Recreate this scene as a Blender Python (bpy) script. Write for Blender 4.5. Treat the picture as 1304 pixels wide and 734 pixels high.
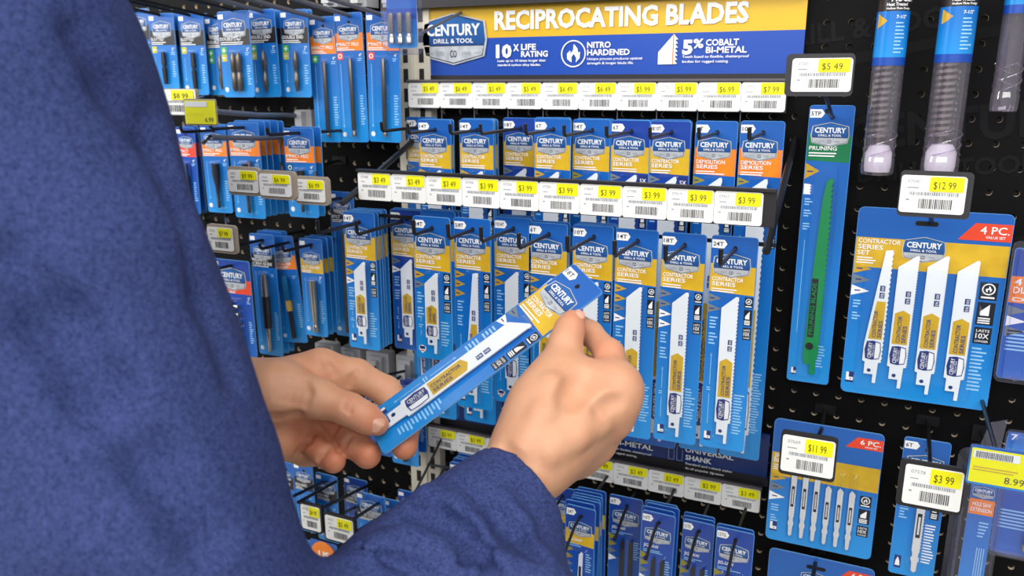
import bpy, math, random
import numpy as np
from mathutils import Vector, Matrix
random.seed(7)
for o in list(bpy.data.objects): bpy.data.objects.remove(o)
SC = bpy.context.scene
COL = SC.collection

# ------------------------------------------------------------------ camera, world, lights, exposure
FPX, PITCH, YAW, ROLL, DIST, HC = 1036.0, math.radians(14.2), math.radians(24.5), math.radians(-0.1), 1.0, 1.45
cF = Vector((-math.sin(YAW)*math.cos(PITCH), math.cos(YAW)*math.cos(PITCH), -math.sin(PITCH)))
cR = Vector((math.cos(YAW), math.sin(YAW), 0)); cU = cR.cross(cF)
cR, cU = cR*math.cos(ROLL)+cU*math.sin(ROLL), cU*math.cos(ROLL)-cR*math.sin(ROLL)
cC = Vector((0, -DIST, HC))
cd = bpy.data.cameras.new('camera'); co = bpy.data.objects.new('camera', cd); COL.objects.link(co)
m = Matrix((cR, cU, -cF)).transposed().to_4x4(); m.translation = cC; co.matrix_world = m
cd.sensor_width = 36; cd.lens = 36*FPX/1304; cd.clip_start = .01
cd.dof.use_dof = True; cd.dof.focus_distance = .80; cd.dof.aperture_fstop = 8
SC.camera = co
SC.view_settings.view_transform = 'Standard'; SC.view_settings.look = 'None'
SC.view_settings.gamma = 1; SC.view_settings.exposure = -0.16; SC.view_settings.use_curve_mapping = False

W = bpy.data.worlds.new('store_ambient'); SC.world = W; W.use_nodes = True
W.node_tree.nodes['Background'].inputs[0].default_value = (.95, .97, 1, 1)
W.node_tree.nodes['Background'].inputs[1].default_value = .46

def area(name, loc, tgt, sx, sy, power, colour=(1, 1, 1)):
    l = bpy.data.lights.new(name, 'AREA'); l.shape = 'RECTANGLE'; l.size = sx; l.size_y = sy
    l.energy = power; l.color = colour
    o = bpy.data.objects.new(name, l); COL.objects.link(o); o.location = loc
    o.rotation_euler = (Vector(tgt)-Vector(loc)).to_track_quat('-Z', 'Y').to_euler()
    return o
# rows of ceiling troffers along the aisle, plus an added fill lamp at left
area('ceiling_light_aisle', (.6, -1.15, 2.95), (.2, -.3, 1.1), 3.2, .7, 42, (1, .985, .95))
area('ceiling_light_behind', (.3, -3.2, 2.6), (-.2, -.2, 1.2), 4.0, 1.0, 88, (1, .98, .95))
area('fill_light_left', (-2.3, -1.5, 2.8), (-.6, -.1, 1.2), 1.0, 2.4, 85, (1, .985, .96))  # added fill lamp, brightens the left bay where the person blocks the light

def at(px, py, Y):                      # photo pixel -> point on the vertical plane Y in front of the wall
    d = cF + cR*((px-652)/FPX) - cU*((py-367)/FPX)
    return cC + d*((Y-cC.y)/d.y)
def PD(px, py, dep):                    # photo pixel at a camera depth
    return cC + (cF + cR*((px-652)/FPX) - cU*((py-367)/FPX))*dep

# ------------------------------------------------------------------ materials
def lin(c):
    return tuple(((v/255)/12.92 if v/255 <= .04045 else ((v/255+.055)/1.055)**2.4) for v in c)
MATS = {}
def mat(name, rgb, rough=.45, metal=0, noise=0, nscale=60, bump=0, bscale=200, rgb2=None, spec=.5, coat=0, grad=None):
    m = bpy.data.materials.new(name); m.use_nodes = True; nt = m.node_tree; N = nt.nodes; L = nt.links
    b = N['Principled BSDF']; c = lin(rgb)
    b.inputs['Base Color'].default_value = (*c, 1); b.inputs['Roughness'].default_value = rough
    b.inputs['Metallic'].default_value = metal; b.inputs['Specular IOR Level'].default_value = spec
    b.inputs['Coat Weight'].default_value = coat; b.inputs['Coat Roughness'].default_value = .12
    tc = N.new('ShaderNodeTexCoord')
    src = None
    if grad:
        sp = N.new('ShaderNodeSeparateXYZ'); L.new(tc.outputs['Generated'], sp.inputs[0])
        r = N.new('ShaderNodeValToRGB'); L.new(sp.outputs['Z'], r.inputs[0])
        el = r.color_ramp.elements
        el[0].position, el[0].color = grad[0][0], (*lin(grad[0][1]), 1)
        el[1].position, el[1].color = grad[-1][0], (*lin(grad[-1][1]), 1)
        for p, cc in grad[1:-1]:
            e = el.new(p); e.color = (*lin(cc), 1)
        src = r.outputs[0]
    if noise:
        n = N.new('ShaderNodeTexNoise'); n.inputs['Scale'].default_value = nscale; n.inputs['Detail'].default_value = 4
        L.new(tc.outputs['Object'], n.inputs['Vector'])
        mx = N.new('ShaderNodeMix'); mx.data_type = 'RGBA'
        rr = N.new('ShaderNodeMapRange'); rr.inputs[1].default_value = .3; rr.inputs[2].default_value = .7
        L.new(n.outputs[0], rr.inputs[0]); L.new(rr.outputs[0], mx.inputs[0])
        a2 = lin(rgb2) if rgb2 else tuple(min(1, v*(1+noise)) for v in c)
        mx.inputs[6].default_value = (*c, 1); mx.inputs[7].default_value = (*a2, 1)
        if src: L.new(src, mx.inputs[6])
        src = mx.outputs[2]
    if src: L.new(src, b.inputs['Base Color'])
    if bump:
        n2 = N.new('ShaderNodeTexNoise'); n2.inputs['Scale'].default_value = bscale; n2.inputs['Detail'].default_value = 3
        L.new(tc.outputs['Object'], n2.inputs['Vector'])
        bp = N.new('ShaderNodeBump'); bp.inputs['Strength'].default_value = bump; bp.inputs['Distance'].default_value = .002
        L.new(n2.outputs[0], bp.inputs['Height']); L.new(bp.outputs[0], b.inputs['Normal'])
    MATS[name] = m
    return m
def clear(name, tint, gloss, rough=.06, haze=0, hcol=(.8, .8, .84)):
    m = bpy.data.materials.new(name); m.use_nodes = True; nt = m.node_tree; N = nt.nodes; L = nt.links
    N.remove(N['Principled BSDF']); out = N['Material Output']
    t = N.new('ShaderNodeBsdfTransparent'); t.inputs[0].default_value = (*tint, 1)
    g = N.new('ShaderNodeBsdfGlossy'); g.inputs['Roughness'].default_value = rough
    fr = N.new('ShaderNodeLayerWeight'); pw = N.new('ShaderNodeMath'); pw.operation = 'POWER'; pw.inputs[1].default_value = 4
    L.new(fr.outputs['Facing'], pw.inputs[0])
    mm = N.new('ShaderNodeMath'); mm.operation = 'MULTIPLY_ADD'; mm.inputs[1].default_value = .7; mm.inputs[2].default_value = gloss
    L.new(pw.outputs[0], mm.inputs[0])
    mx = N.new('ShaderNodeMixShader'); L.new(mm.outputs[0], mx.inputs[0]); L.new(t.outputs[0], mx.inputs[1]); L.new(g.outputs[0], mx.inputs[2])
    sh = mx.outputs[0]
    if haze:
        df = N.new('ShaderNodeBsdfDiffuse'); df.inputs[0].default_value = (*hcol, 1); m2 = N.new('ShaderNodeMixShader'); m2.inputs[0].default_value = haze
        L.new(sh, m2.inputs[1]); L.new(df.outputs[0], m2.inputs[2]); sh = m2.outputs[0]
    L.new(sh, out.inputs[0]); MATS[name] = m
    return m
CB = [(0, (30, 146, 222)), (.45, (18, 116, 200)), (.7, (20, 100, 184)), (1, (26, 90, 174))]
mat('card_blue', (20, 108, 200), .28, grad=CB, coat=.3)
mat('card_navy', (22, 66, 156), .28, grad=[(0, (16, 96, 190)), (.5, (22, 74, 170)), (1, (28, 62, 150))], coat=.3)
mat('card_edge', (120, 175, 225), .4)
mat('card_rim', (70, 140, 215), .3, coat=.4)
mat('logo_blue', (20, 62, 128), .3, grad=[(0, (16, 44, 104)), (1, (34, 104, 178))])
mat('logo_silver', (205, 210, 216), .3, metal=.15, noise=.1, nscale=80, rgb2=(168, 174, 182))
mat('logo_dark', (26, 36, 66), .35)
mat('white', (240, 241, 242), .4)
mat('paper', (238, 238, 236), .5, noise=.02, nscale=30)
mat('grey_ink', (150, 154, 160), .5)
mat('bar_ink', (70, 70, 74), .5)
mat('price_ink', (84, 78, 20), .5)
mat('price_yellow', (244, 238, 8), .45)
mat('gold', (222, 182, 40), .35, noise=.3, nscale=45, rgb2=(202, 160, 30), coat=.2)
mat('gold_ink', (206, 166, 70), .35)
mat('orange', (246, 140, 28), .35, noise=.2, nscale=45, rgb2=(236, 118, 24), coat=.2)
mat('red_orange', (226, 70, 40), .35)
mat('green', (8, 124, 76), .35, noise=.2, nscale=40, rgb2=(4, 106, 66))
mat('icon_green', (70, 178, 60), .4)
mat('icon_yellow', (196, 190, 30), .4)
mat('black_band', (36, 30, 32), .35)
mat('ink_black', (22, 26, 40), .35)
mat('ink_navy', (34, 50, 118), .35)
mat('sign_blue', (22, 70, 164), .35, noise=.05, nscale=5)
mat('sign_gold', (220, 178, 40), .35, noise=.1, nscale=12, rgb2=(212, 168, 34))
mat('sign_navy', (22, 48, 112), .3, noise=.1, nscale=6)
mat('arrow_olive', (150, 140, 44), .4)
mat('arrow_gold', (196, 156, 40), .4)
mat('arrow_grey', (112, 122, 130), .4)
mat('pale_print', (150, 200, 238), .4)
mat('blade_white', (232, 236, 240), .3, noise=.03, nscale=30)
mat('blade_bare', (222, 222, 222), .35, metal=.1)
mat('blade_green', (10, 132, 72), .35, noise=.15, nscale=50)
mat('blade_black', (24, 26, 32), .4)
mat('steel_bit', (120, 112, 104), .3, metal=.75)
mat('steel_dark', (62, 60, 62), .38, metal=.6)
mat('steel_bright', (190, 182, 170), .22, metal=.85)
mat('teal_steel', (20, 110, 160), .3, metal=.5)
mat('wire_black', (26, 26, 29), .38, metal=.2)
mat('wire_grey', (104, 108, 118), .42, metal=.3)
mat('bracket_grey', (186, 187, 190), .5)
mat('rail_black', (30, 28, 32), .45)
mat('rail_trim', (92, 86, 90), .4)
mat('tag_black', (44, 43, 48), .45)
mat('tag_taupe', (160, 148, 134), .5)
mat('upright_cream', (212, 205, 188), .5, noise=.06, nscale=20)
mat('upright_slot', (30, 28, 26), .6)
mat('peg_black', (8, 8, 10), .6, noise=.35, nscale=3, bump=.05, bscale=300, spec=.12)
mat('peg_core', (214, 200, 176), .8)
mat('peg_back', (8, 8, 9), .8)
mat('peg_print', (17, 17, 19), .6, spec=.15)
mat('peg_stripe', (13, 13, 15), .6, spec=.15)
mat('cap_white', (235, 234, 236), .5)
mat('nail', (214, 160, 136), .35, coat=.1)
mat('floor_vinyl', (168, 164, 156), .35, noise=.1, nscale=8)
mat('denim', (40, 46, 62), .8, noise=.3, nscale=300, bump=.3, bscale=900)
mat('leather', (60, 44, 34), .5)
mat('hair', (58, 42, 30), .6, noise=.4, nscale=220, bump=.5, bscale=500)
clear('blister', (.97, .985, 1), .035)
clear('tube_plastic', (.86, .82, .9), .13, .07, .07, (.74, .68, .8))
clear('case_plastic', (.92, .92, .98), .05, .08, .05, (.6, .6, .8))
clear('tag_sleeve', (.97, .98, 1), .03)

# ------------------------------------------------------------------ mesh builder
_txt = {}
def text_mesh(s, bold=.02):
    k = (s, bold)
    if k in _txt: return _txt[k]
    cu = bpy.data.curves.new('t', 'FONT'); cu.body = s; cu.size = 1; cu.resolution_u = 2
    cu.offset = bold; cu.align_x = 'LEFT'
    ob = bpy.data.objects.new('t', cu); me = ob.to_mesh()
    v = np.array([tuple(q.co)[:2] for q in me.vertices]) if len(me.vertices) else np.zeros((0, 2))
    f = [tuple(p.vertices) for p in me.polygons]
    ob.to_mesh_clear(); bpy.data.objects.remove(ob); bpy.data.curves.remove(cu)
    if len(v): v = v - np.array([v[:, 0].min(), 0])
    _txt[k] = (v, f)
    return _txt[k]
_cap = None
class MB:
    def __init__(s): s.v = []; s.f = []; s.mi = []; s.mats = []
    def mid(s, m):
        if m not in s.mats: s.mats.append(m)
        return s.mats.index(m)
    def add(s, vs, fs, m):
        b = len(s.v); s.v += [tuple(q) for q in vs]; i = s.mid(m)
        for f in fs: s.f.append(tuple(b+j for j in f)); s.mi.append(i)
    def poly(s, pts, y, m): s.add([(x, y, z) for x, z in pts], [tuple(range(len(pts)))], m)
    def prism(s, pts, y0, y1, m, side=None):
        n = len(pts); vs = [(x, y0, z) for x, z in pts]+[(x, y1, z) for x, z in pts]
        s.add(vs, [tuple(range(n)), tuple(range(2*n-1, n-1, -1))], m)
        s.add(vs, [(i, n+i, n+(i+1) % n, (i+1) % n) for i in range(n)], side or m)
    def rect(s, x0, x1, z0, z1, y, m): s.poly([(x0, z0), (x1, z0), (x1, z1), (x0, z1)], y, m)
    def box(s, x0, x1, y0, y1, z0, z1, m): s.prism([(x0, z0), (x1, z0), (x1, z1), (x0, z1)], y0, y1, m)
    def disc(s, x, z, r, y, m, n=16): s.poly([(x+r*math.cos(2*math.pi*i/n), z+r*math.sin(2*math.pi*i/n)) for i in range(n)], y, m)
    def ring(s, x, z, r0, r1, y, m, n=24):
        vs = []
        for r in (r0, r1): vs += [(x+r*math.cos(2*math.pi*i/n), y, z+r*math.sin(2*math.pi*i/n)) for i in range(n)]
        s.add(vs, [(i, n+i, n+(i+1) % n, (i+1) % n)[::-1] for i in range(n)], m)
    def text(s, st, x, z, h, m, y, al='L', w=None, bold=.012, rot=0):
        global _cap
        if _cap is None: _cap = float(text_mesh('H', 0)[0][:, 1].max())
        v, f = text_mesh(st, bold)
        if not len(v): return 0
        k = h/_cap; kx = k
        tw = v[:, 0].max()
        if w: kx = w/tw
        ox = {'L': 0, 'C': -tw*kx/2, 'R': -tw*kx}[al]
        c, sn = math.cos(rot), math.sin(rot); out = []
        for a, b in v:
            a, b = a*kx+ox, b*k
            out.append((x+a*c-b*sn, y, z+a*sn+b*c))
        s.add(out, f, m); return tw*kx
    def tube(s, path, r, m, n=8, cap=True):
        P = [Vector(p) for p in path]; rr = r if isinstance(r, (list, tuple)) else [r]*len(P)
        vs = []; prev = None
        for i, p in enumerate(P):
            t = (P[min(i+1, len(P)-1)]-P[max(i-1, 0)]).normalized()
            if prev is None:
                a = Vector((0, 0, 1)) if abs(t.z) < .9 else Vector((1, 0, 0))
                u = t.cross(a).normalized()
            else: u = (prev-t*prev.dot(t)).normalized()
            prev = u; w = t.cross(u)
            for j in range(n):
                q = 2*math.pi*j/n; vs.append(p+(u*math.cos(q)+w*math.sin(q))*rr[i])
        fs = []
        for i in range(len(P)-1):
            for j in range(n): fs.append((i*n+j, i*n+(j+1) % n, (i+1)*n+(j+1) % n, (i+1)*n+j))
        if cap: fs.append(tuple(range(n))[::-1]); fs.append(tuple((len(P)-1)*n+j for j in range(n)))
        s.add(vs, fs, m)
    def mesh(s, name, smooth=False):
        me = bpy.data.meshes.new(name); me.from_pydata(s.v, [], s.f)
        for m in s.mats: me.materials.append(MATS[m])
        me.polygons.foreach_set('material_index', s.mi)
        if smooth:
            me.polygons.foreach_set('use_smooth', [True]*len(s.f))
            try: me.set_sharp_from_angle(angle=math.radians(40))
            except Exception: pass
        me.update(); return me
    def build(s, name, parent=None, smooth=False): return link(name, s.mesh(name, smooth), parent)
def link(name, me, parent=None):
    o = bpy.data.objects.new(name, me); COL.objects.link(o)
    if parent: o.parent = parent
    if name in ('print', 'thread', 'ribbed_edge', 'divider_wire', 'board_lettering', 'claims_lettering'): o['kind'] = 'stuff'
    return o
def tag(o, label, cat, group=None):
    o['label'] = label; o['category'] = cat
    if group: o['group'] = group
    return o
def thing(name, label, cat, loc=(0, 0, 0), rot=(0, 0, 0), group=None):
    o = bpy.data.objects.new(name, None); COL.objects.link(o); o.empty_display_size = .02
    o.location = loc; o.rotation_euler = rot
    return tag(o, label, cat, group)
def rrect(x0, x1, z0, z1, r, n=3):
    pts = []
    for cx, cz, a in ((x1-r, z0+r, -90), (x1-r, z1-r, 0), (x0+r, z1-r, 90), (x0+r, z0+r, 180)):
        for i in range(n+1):
            q = math.radians(a+90*i/n); pts.append((cx+r*math.cos(q), cz+r*math.sin(q)))
    return pts
def struct(o): o['kind'] = 'structure'; return o

# ------------------------------------------------------------------ structure: pegboard wall, floor, uprights
P0 = .0254
def pegboard(x0, x1, z0, z1, ox, oz, mb):
    # sheet with a real round hole in every one-inch cell
    nx = int((x1-x0)/P0); nz = int((z1-z0)/P0); n = 12; r = .0034
    for i in range(nx):
        for j in range(nz):
            cx, cz = ox+i*P0, oz+j*P0; h = P0/2
            vs = [(cx+r*math.cos(2*math.pi*k/n), 0, cz+r*math.sin(2*math.pi*k/n)) for k in range(n)]
            vs += [(v[0], .005, v[2]) for v in vs]
            sq = [(cx+h, 0, cz), (cx+h, 0, cz+h), (cx, 0, cz+h), (cx-h, 0, cz+h), (cx-h, 0, cz), (cx-h, 0, cz-h), (cx, 0, cz-h), (cx+h, 0, cz-h)]
            # ring of quads/tris between hole and square (12 -> 8)
            b = 2*n; vv = vs+sq; fs = []
            mp = [0, 1, 1, 2, 3, 3, 4, 5, 5, 6, 7, 7]
            for k in range(n):
                k2 = (k+1) % n; a, c = mp[k], mp[k2]
                if a == c: fs.append((k, b+a, k2))
                else: fs.append((k, b+a, b+c, k2))
            mb.add(vv, fs, 'peg_black')
            mb.add(vs, [(k, (k+1) % n, n+(k+1) % n, n+k) for k in range(n)], 'peg_core')
wx0 = -1.62
hx = at(1053, 29, 0)
nshift = math.floor((hx.x-wx0)/P0); ox = hx.x-nshift*P0
zlo = .42; ns2 = math.floor((hx.z-zlo)/P0); oz = hx.z-ns2*P0
mb = MB(); pegboard(wx0, .90, zlo, 1.95, ox, oz, mb)
wall = struct(mb.build('wall_back'))
mb = MB(); mb.box(wx0-.1, 1.0, .006, .03, 0, 2.3, 'peg_back'); struct(mb.build('wall_backing'))
mb = MB(); mb.box(wx0, .9, -.02, .005, 0, zlo-P0/2, 'rail_black'); mb.box(wx0, .9, -.02, .005, 1.935, 2.25, 'rail_black'); struct(mb.build('trim_1'))
mb = MB(); mb.box(-4, 3, -5, .03, -.05, 0, 'floor_vinyl'); struct(mb.build('floor'))
# tone-on-tone maker's lettering printed across the board on the right
mb = MB()
for s, px, py, h, rot in (('CENTURY', 1078, 190, .034, .28), ('DRILL & TOOL', 1092, 232, .018, .28), ('DRILL & TOOL', 985, 62, .02, .28)):
    q = at(px, py, -.0006); mb.text(s, q.x, q.z, h, 'peg_print', -.0006, rot=rot*.4, bold=.03)
for px, py, L, r in ((1050, 90, .5, .2), (1120, 330, .4, .18), (1120, 360, .4, .18)):
    q = at(px, py, -.0005); c, s_ = math.cos(r), math.sin(r)
    mb.poly([(q.x, q.z), (q.x+L*c, q.z+L*s_), (q.x+L*c, q.z+L*s_+.012), (q.x, q.z+.012)], -.0004, 'peg_stripe')
wp = mb.build('board_lettering', wall)

def upright(px, py, label, wd, z0, z1):
    q = at(px, py, -.012); t = thing('slotted_upright', label, 'upright', (q.x, -.012, z0))
    mb = MB(); mb.box(0, wd, -.004, .012, 0, z1-z0, 'upright_cream'); mb.box(wd*.44, wd*.56, -.006, -.004, 0, z1-z0, 'upright_cream'); mb.build('post', t)
    mb = MB(); k = 0
    while .02+k*.026 < z1-z0-.02:
        for xx in (.2, .68): mb.box(wd*xx, wd*(xx+.14), -.0045, -.003, .012+k*.026, .03+k*.026, 'upright_slot')
        k += 1
    sl = mb.build('slot', t); sl['kind'] = 'stuff'
    return t
upright(509, 130, 'cream slotted steel upright at the left edge of the saw blade display', .052, .45, 1.9)

# ------------------------------------------------------------------ maker's badge and packs
BZ = .9
SHIELD = [(x, z*.9) for x, z in ((-.46, -.25), (0, -.37), (.46, -.25), (.5, -.02), (.47, .25), (0, .37), (-.47, .25), (-.5, -.02))]
def badge(w, detail=True, y=-.0016):
    m = MB(); S = lambda k, dz=0: [(x*w*k, (z*k+dz)*w) for x, z in SHIELD]
    m.prism(S(1), y, y+.0006, 'logo_silver')
    m.poly(S(.945), y-.0002, 'logo_dark')
    up = [(-.462, -.085), (.462, -.085), (.47, -.02), (.438, .222), (0, .335), (-.438, .222), (-.47, -.02)]
    m.poly([(x*w, z*w*BZ) for x, z in up], y-.0004, 'logo_blue')
    lo = [(-.425, -.228), (0, -.335), (.425, -.228), (.452, -.1), (-.452, -.1)]
    m.poly([(x*w, z*w*BZ) for x, z in lo], y-.0004, 'logo_silver')
    m.text('CENTURY', 0, .05*w, .135*w, 'white', y-.0007, 'C', w=.80*w, bold=.03)
    m.text('DRILL & TOOL', 0, -.05*w, .055*w, 'white', y-.0007, 'C', w=.6*w, bold=.015)
    if detail:
        m.text('CO', 0, -.235*w, .09*w, 'logo_dark', y-.0007, 'C', w=.1*w)
        m.text('ESTD', -.2*w, -.21*w, .05*w, 'grey_ink', y-.0007, 'C', w=.13*w); m.text('1948', .2*w, -.21*w, .05*w, 'grey_ink', y-.0007, 'C', w=.13*w)
        for sx in (-1, 1): m.rect(sx*.36*w-.05*w, sx*.36*w+.05*w, -.185*w, -.177*w, y-.0007, 'grey_ink')
    return m.mesh('maker_badge')
FLAME = [(-.1, -.5), (-.38, -.3), (-.4, 0), (-.2, .2), (-.18, .02), (-.02, .2), (.02, .55), (.25, .3), (.3, .05), (.42, .12), (.4, -.25), (.15, -.5), (.2, -.25), (.02, 0), (-.12, -.2)]
def lines(m, x0, x1, z, n, dz, col, y, rs, al='L'):
    for i in range(n):
        L = (x1-x0)*rs.uniform(.55, 1)
        a = x0 if al == 'L' else x1-L
        m.rect(a, a+L, z-i*dz, z-i*dz+dz*.45, y, col)
def header(m0, w, h, tagtxt, band, bz0, bz1, t1, t2, rs, y=-.0013, sub=2, tcol='white', parts=None):
    m = MB() if parts is not None else m0
    if tagtxt:
        L = .016*w/.046
        m.poly([(-w/2+.001, h-.0135), (-w/2+L-.003, h-.0135), (-w/2+L, h-.0088), (-w/2+L-.003, h-.0045), (-w/2+.001, h-.0045)], y-.0002, 'white')
        m.text(tagtxt, -w/2+.0022, h-.0112, .0043, 'ink_black', y-.0005, w=min(L-.006, .0042*len(tagtxt)*.85))
    if parts is not None and tagtxt: parts.append(('size_tag', m.mesh('size_tag'), []))
    m = MB() if parts is not None else m0
    if t1: m.text(t1, -w/2+.003, h-t1z[0], .0042, tcol, y-.0004, w=min(w*.68, .0041*len(t1)))
    if t2: m.text(t2, -w/2+.003, h-t1z[1], .0042, tcol, y-.0004, w=min(w*.68, .0041*len(t2)))
    if sub: lines(m, -w/2+.003, w/2-.012, h-t1z[1]-.004, sub, .0026, tcol, y-.0004, rs)
    if parts is not None and t1: parts.append(('title_lettering', m.mesh('title_lettering'), []))
t1z = (.0485, .054)
def band_part(x0, x1, z0, z1, mt, skew=.0, y=-.0013):
    b = MB(); b.poly([(x0, z0), (x1, z0-skew), (x1, z1-skew), (x0, z1)], y, mt); return ('header_band', b.mesh('header_band'), [])
def border(m, w, h, r, x=0):
    a = rrect(x-w/2+.0001, x+w/2-.0001, .0001, h-.0001, r); b = rrect(x-w/2+.0007, x+w/2-.0007, .0007, h-.0007, max(.001, r-.0006)); n = len(a)
    m.add([(p[0], -.00155, p[1]) for p in a+b], [(k, (k+1) % n, n+(k+1) % n, n+k) for k in range(n)], 'card_rim')
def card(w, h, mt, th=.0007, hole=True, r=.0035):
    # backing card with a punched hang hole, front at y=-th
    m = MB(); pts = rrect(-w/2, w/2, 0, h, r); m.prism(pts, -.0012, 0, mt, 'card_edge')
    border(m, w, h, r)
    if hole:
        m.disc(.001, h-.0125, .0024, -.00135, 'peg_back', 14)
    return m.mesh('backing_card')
def bladeparts(L, w, style, teeth=24, mt='blade_white', txt=True):
    # recip blade, tip at top z=L, shank at z=0, centred x, teeth on the right
    m = MB(); y0, y1 = -.0052, -.004
    s = L/.155; sh = .024*min(1, s*1.2)
    if style == 'taper': tw0, xr0 = .16, .2
    left_top = {'slant': L-.013, 'taper': L-.001, 'flat': L-.004}.get(style, L-.013)
    xl_top = {'slant': -w/2, 'taper': w*.1, 'flat': -w/2}.get(style, -w/2)
    pts = [(-w*.36, .010), (-w*.36, .010), (w*.12, .010), (w*.12, .0), (w*.3, .0), (w*.34, sh), (w/2, sh+.001)]
    z = sh+.002; d = (L-.003-z)/teeth
    for i in range(teeth):
        pts += [(w/2-.0009, z+.12*d), (w/2+.0004, z+d*.85)]; z += d
    pts += [(w/2-.0004, L), (w/2-.003, L), (xl_top, left_top), (-w/2, sh+.02), (-w/2, sh+.001), (-w*.36, sh)]
    m.prism(pts[1:], y0, y1, mt)
    m.disc(-w*.1, .0145, .0021, y0-.0002, 'logo_blue', 12)
    kids = []
    if txt:
        k = MB(); yy = y0-.0003
        g0, g1 = sh+.19*(L-sh)+.003, sh+.52*(L-sh); gw = w*.40 if style != 'taper' else w*.33
        if style == 'taper': gx = w*.06
        else: gx = 0
        k.poly([(gx-gw, g0), (gx+gw*.95, g0), (gx+gw*.95, g1-.004), (gx, g1), (gx-gw, g1-.004)] if style != 'taper' else [(gx-gw-.001, g0), (gx+gw, g0), (gx+gw, g1+.004), (gx-gw+.004, g1+.004)], yy, 'gold')
        gl = g1-g0
        k.text('CONTRACTOR', gx-.0002, g0+.002, w*.2, 'ink_navy', yy-.0003, w=gl*.78, rot=math.pi/2)
        k.text('SERIES', gx+w*.28, g0+.002, w*.2, 'ink_navy', yy-.0003, w=gl*.5, rot=math.pi/2)
        kids.append(('gold_label', k.mesh('gold_label'), []))
        b = MB(); c0, c1 = sh+.003, g0-.002; cm = (c0+c1)/2; hl = (c1-c0)/2
        b.poly([(-w*.36, cm-hl*.9), (-w*.02, cm-hl), (w*.36, cm-hl*.85), (w*.42, cm), (w*.36, cm+hl*.85), (-w*.02, cm+hl), (-w*.36, cm+hl*.9), (-w*.44, cm)], yy, 'ink_navy')
        b.poly([(w*.1, cm-hl*.86), (w*.33, cm-hl*.76), (w*.37, cm), (w*.33, cm+hl*.76), (w*.1, cm+hl*.86)], yy-.0002, 'white')
        b.text('CENTURY', -w*.06, cm, w*.2, 'white', yy-.0004, 'C', w=hl*1.6, rot=math.pi/2)
        b.text('DRILL & TOOL', w*.05, cm, w*.07, 'white', yy-.0004, 'C', w=hl*1.2, rot=math.pi/2)
        kids.append(('maker_label', b.mesh('maker_label'), []))
        c = MB(); z0 = sh+.58*(L-sh); q = w*.26; e = q*1.25
        for i, tx in enumerate(('5%', '10X')):
            zz = z0+i*(e+.0015)
            c.poly([(w*.02, zz), (w*.02+q, zz), (w*.02+q, zz+e), (w*.02, zz+e)], yy, 'ink_navy')
            c.text(tx, w*.02+q*.8, zz+e*.5, q*.5, 'white', yy-.0003, 'C', w=e*.8, rot=math.pi/2)
        kids.append(('rating_icon', c.mesh('rating_icon'), []))
    return ('blade', m.mesh('blade'), kids)
def blister(w, z0, z1, d=.006, mt='blister', x=0):
    m = MB(); a = rrect(x-w/2, x+w/2, z0, z1, .004); i = .003
    b = rrect(x-w/2+i, x+w/2-i, z0+i, z1-i, .003); n = len(a); fl = rrect(x-w/2-.002, x+w/2+.002, z0-.002, z1+.002, .005)
    vs = [(p[0], -.0016, p[1]) for p in a]+[(p[0], -d, p[1]) for p in b]
    m.add(vs, [tuple(range(n, 2*n))]+[(k, (k+1) % n, n+(k+1) % n, n+k) for k in range(n)], mt)
    return ('blister', m.mesh('blister', True), [])
def icon_box(m, x, z, w, hh, y, kind):
    m.rect(x, x+w, z, z+hh, y, 'ink_black'); cx = x+w/2
    if kind == 'flame':
        m.ring(cx, z+hh*.62, w*.3, w*.38, y-.0002, 'white'); m.poly([(cx+p[0]*w*.42, z+hh*.62+p[1]*w*.42) for p in FLAME], y-.0003, 'white')
        m.rect(x+w*.12, x+w*.88, z+hh*.1, z+hh*.2, y-.0002, 'white')
    elif kind == 'tooth':
        m.poly([(x+w*.2, z+hh*.42), (x+w*.7, z+hh*.42), (x+w*.7, z+hh*.92), (x+w*.2, z+hh*.6)], y-.0002, 'white')
        for i in range(3): m.rect(x+w*.12, x+w*.8, z+hh*(.07+.1*i), z+hh*(.13+.1*i), y-.0002, 'white')
    else:
        m.text('LASTS', cx, z+hh*.72, hh*.15, 'white', y-.0002, 'C', w=w*.75); m.text('10X', cx, z+hh*.33, hh*.3, 'white', y-.0002, 'C', w=w*.75)
        m.text('LONGER', cx, z+hh*.1, hh*.12, 'white', y-.0002, 'C', w=w*.75)
def shank_icon(m, x, z, s, y):
    m.rect(x, x+s, z, z+s*1.5, y, 'ink_navy')
    m.poly([(x+s*.05, z+.3*s), (x+s*.95, z+.3*s), (x+s*.95, z+.75*s), (x+s*.55, z+.75*s), (x+s*.4, z+.75*s), (x+s*.4, z+1.45*s), (x+s*.05, z+1.45*s)], y-.0002, 'white')
    m.disc(x+s*.62, z+.52*s, s*.09, y-.0004, 'ink_navy', 8)

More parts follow.
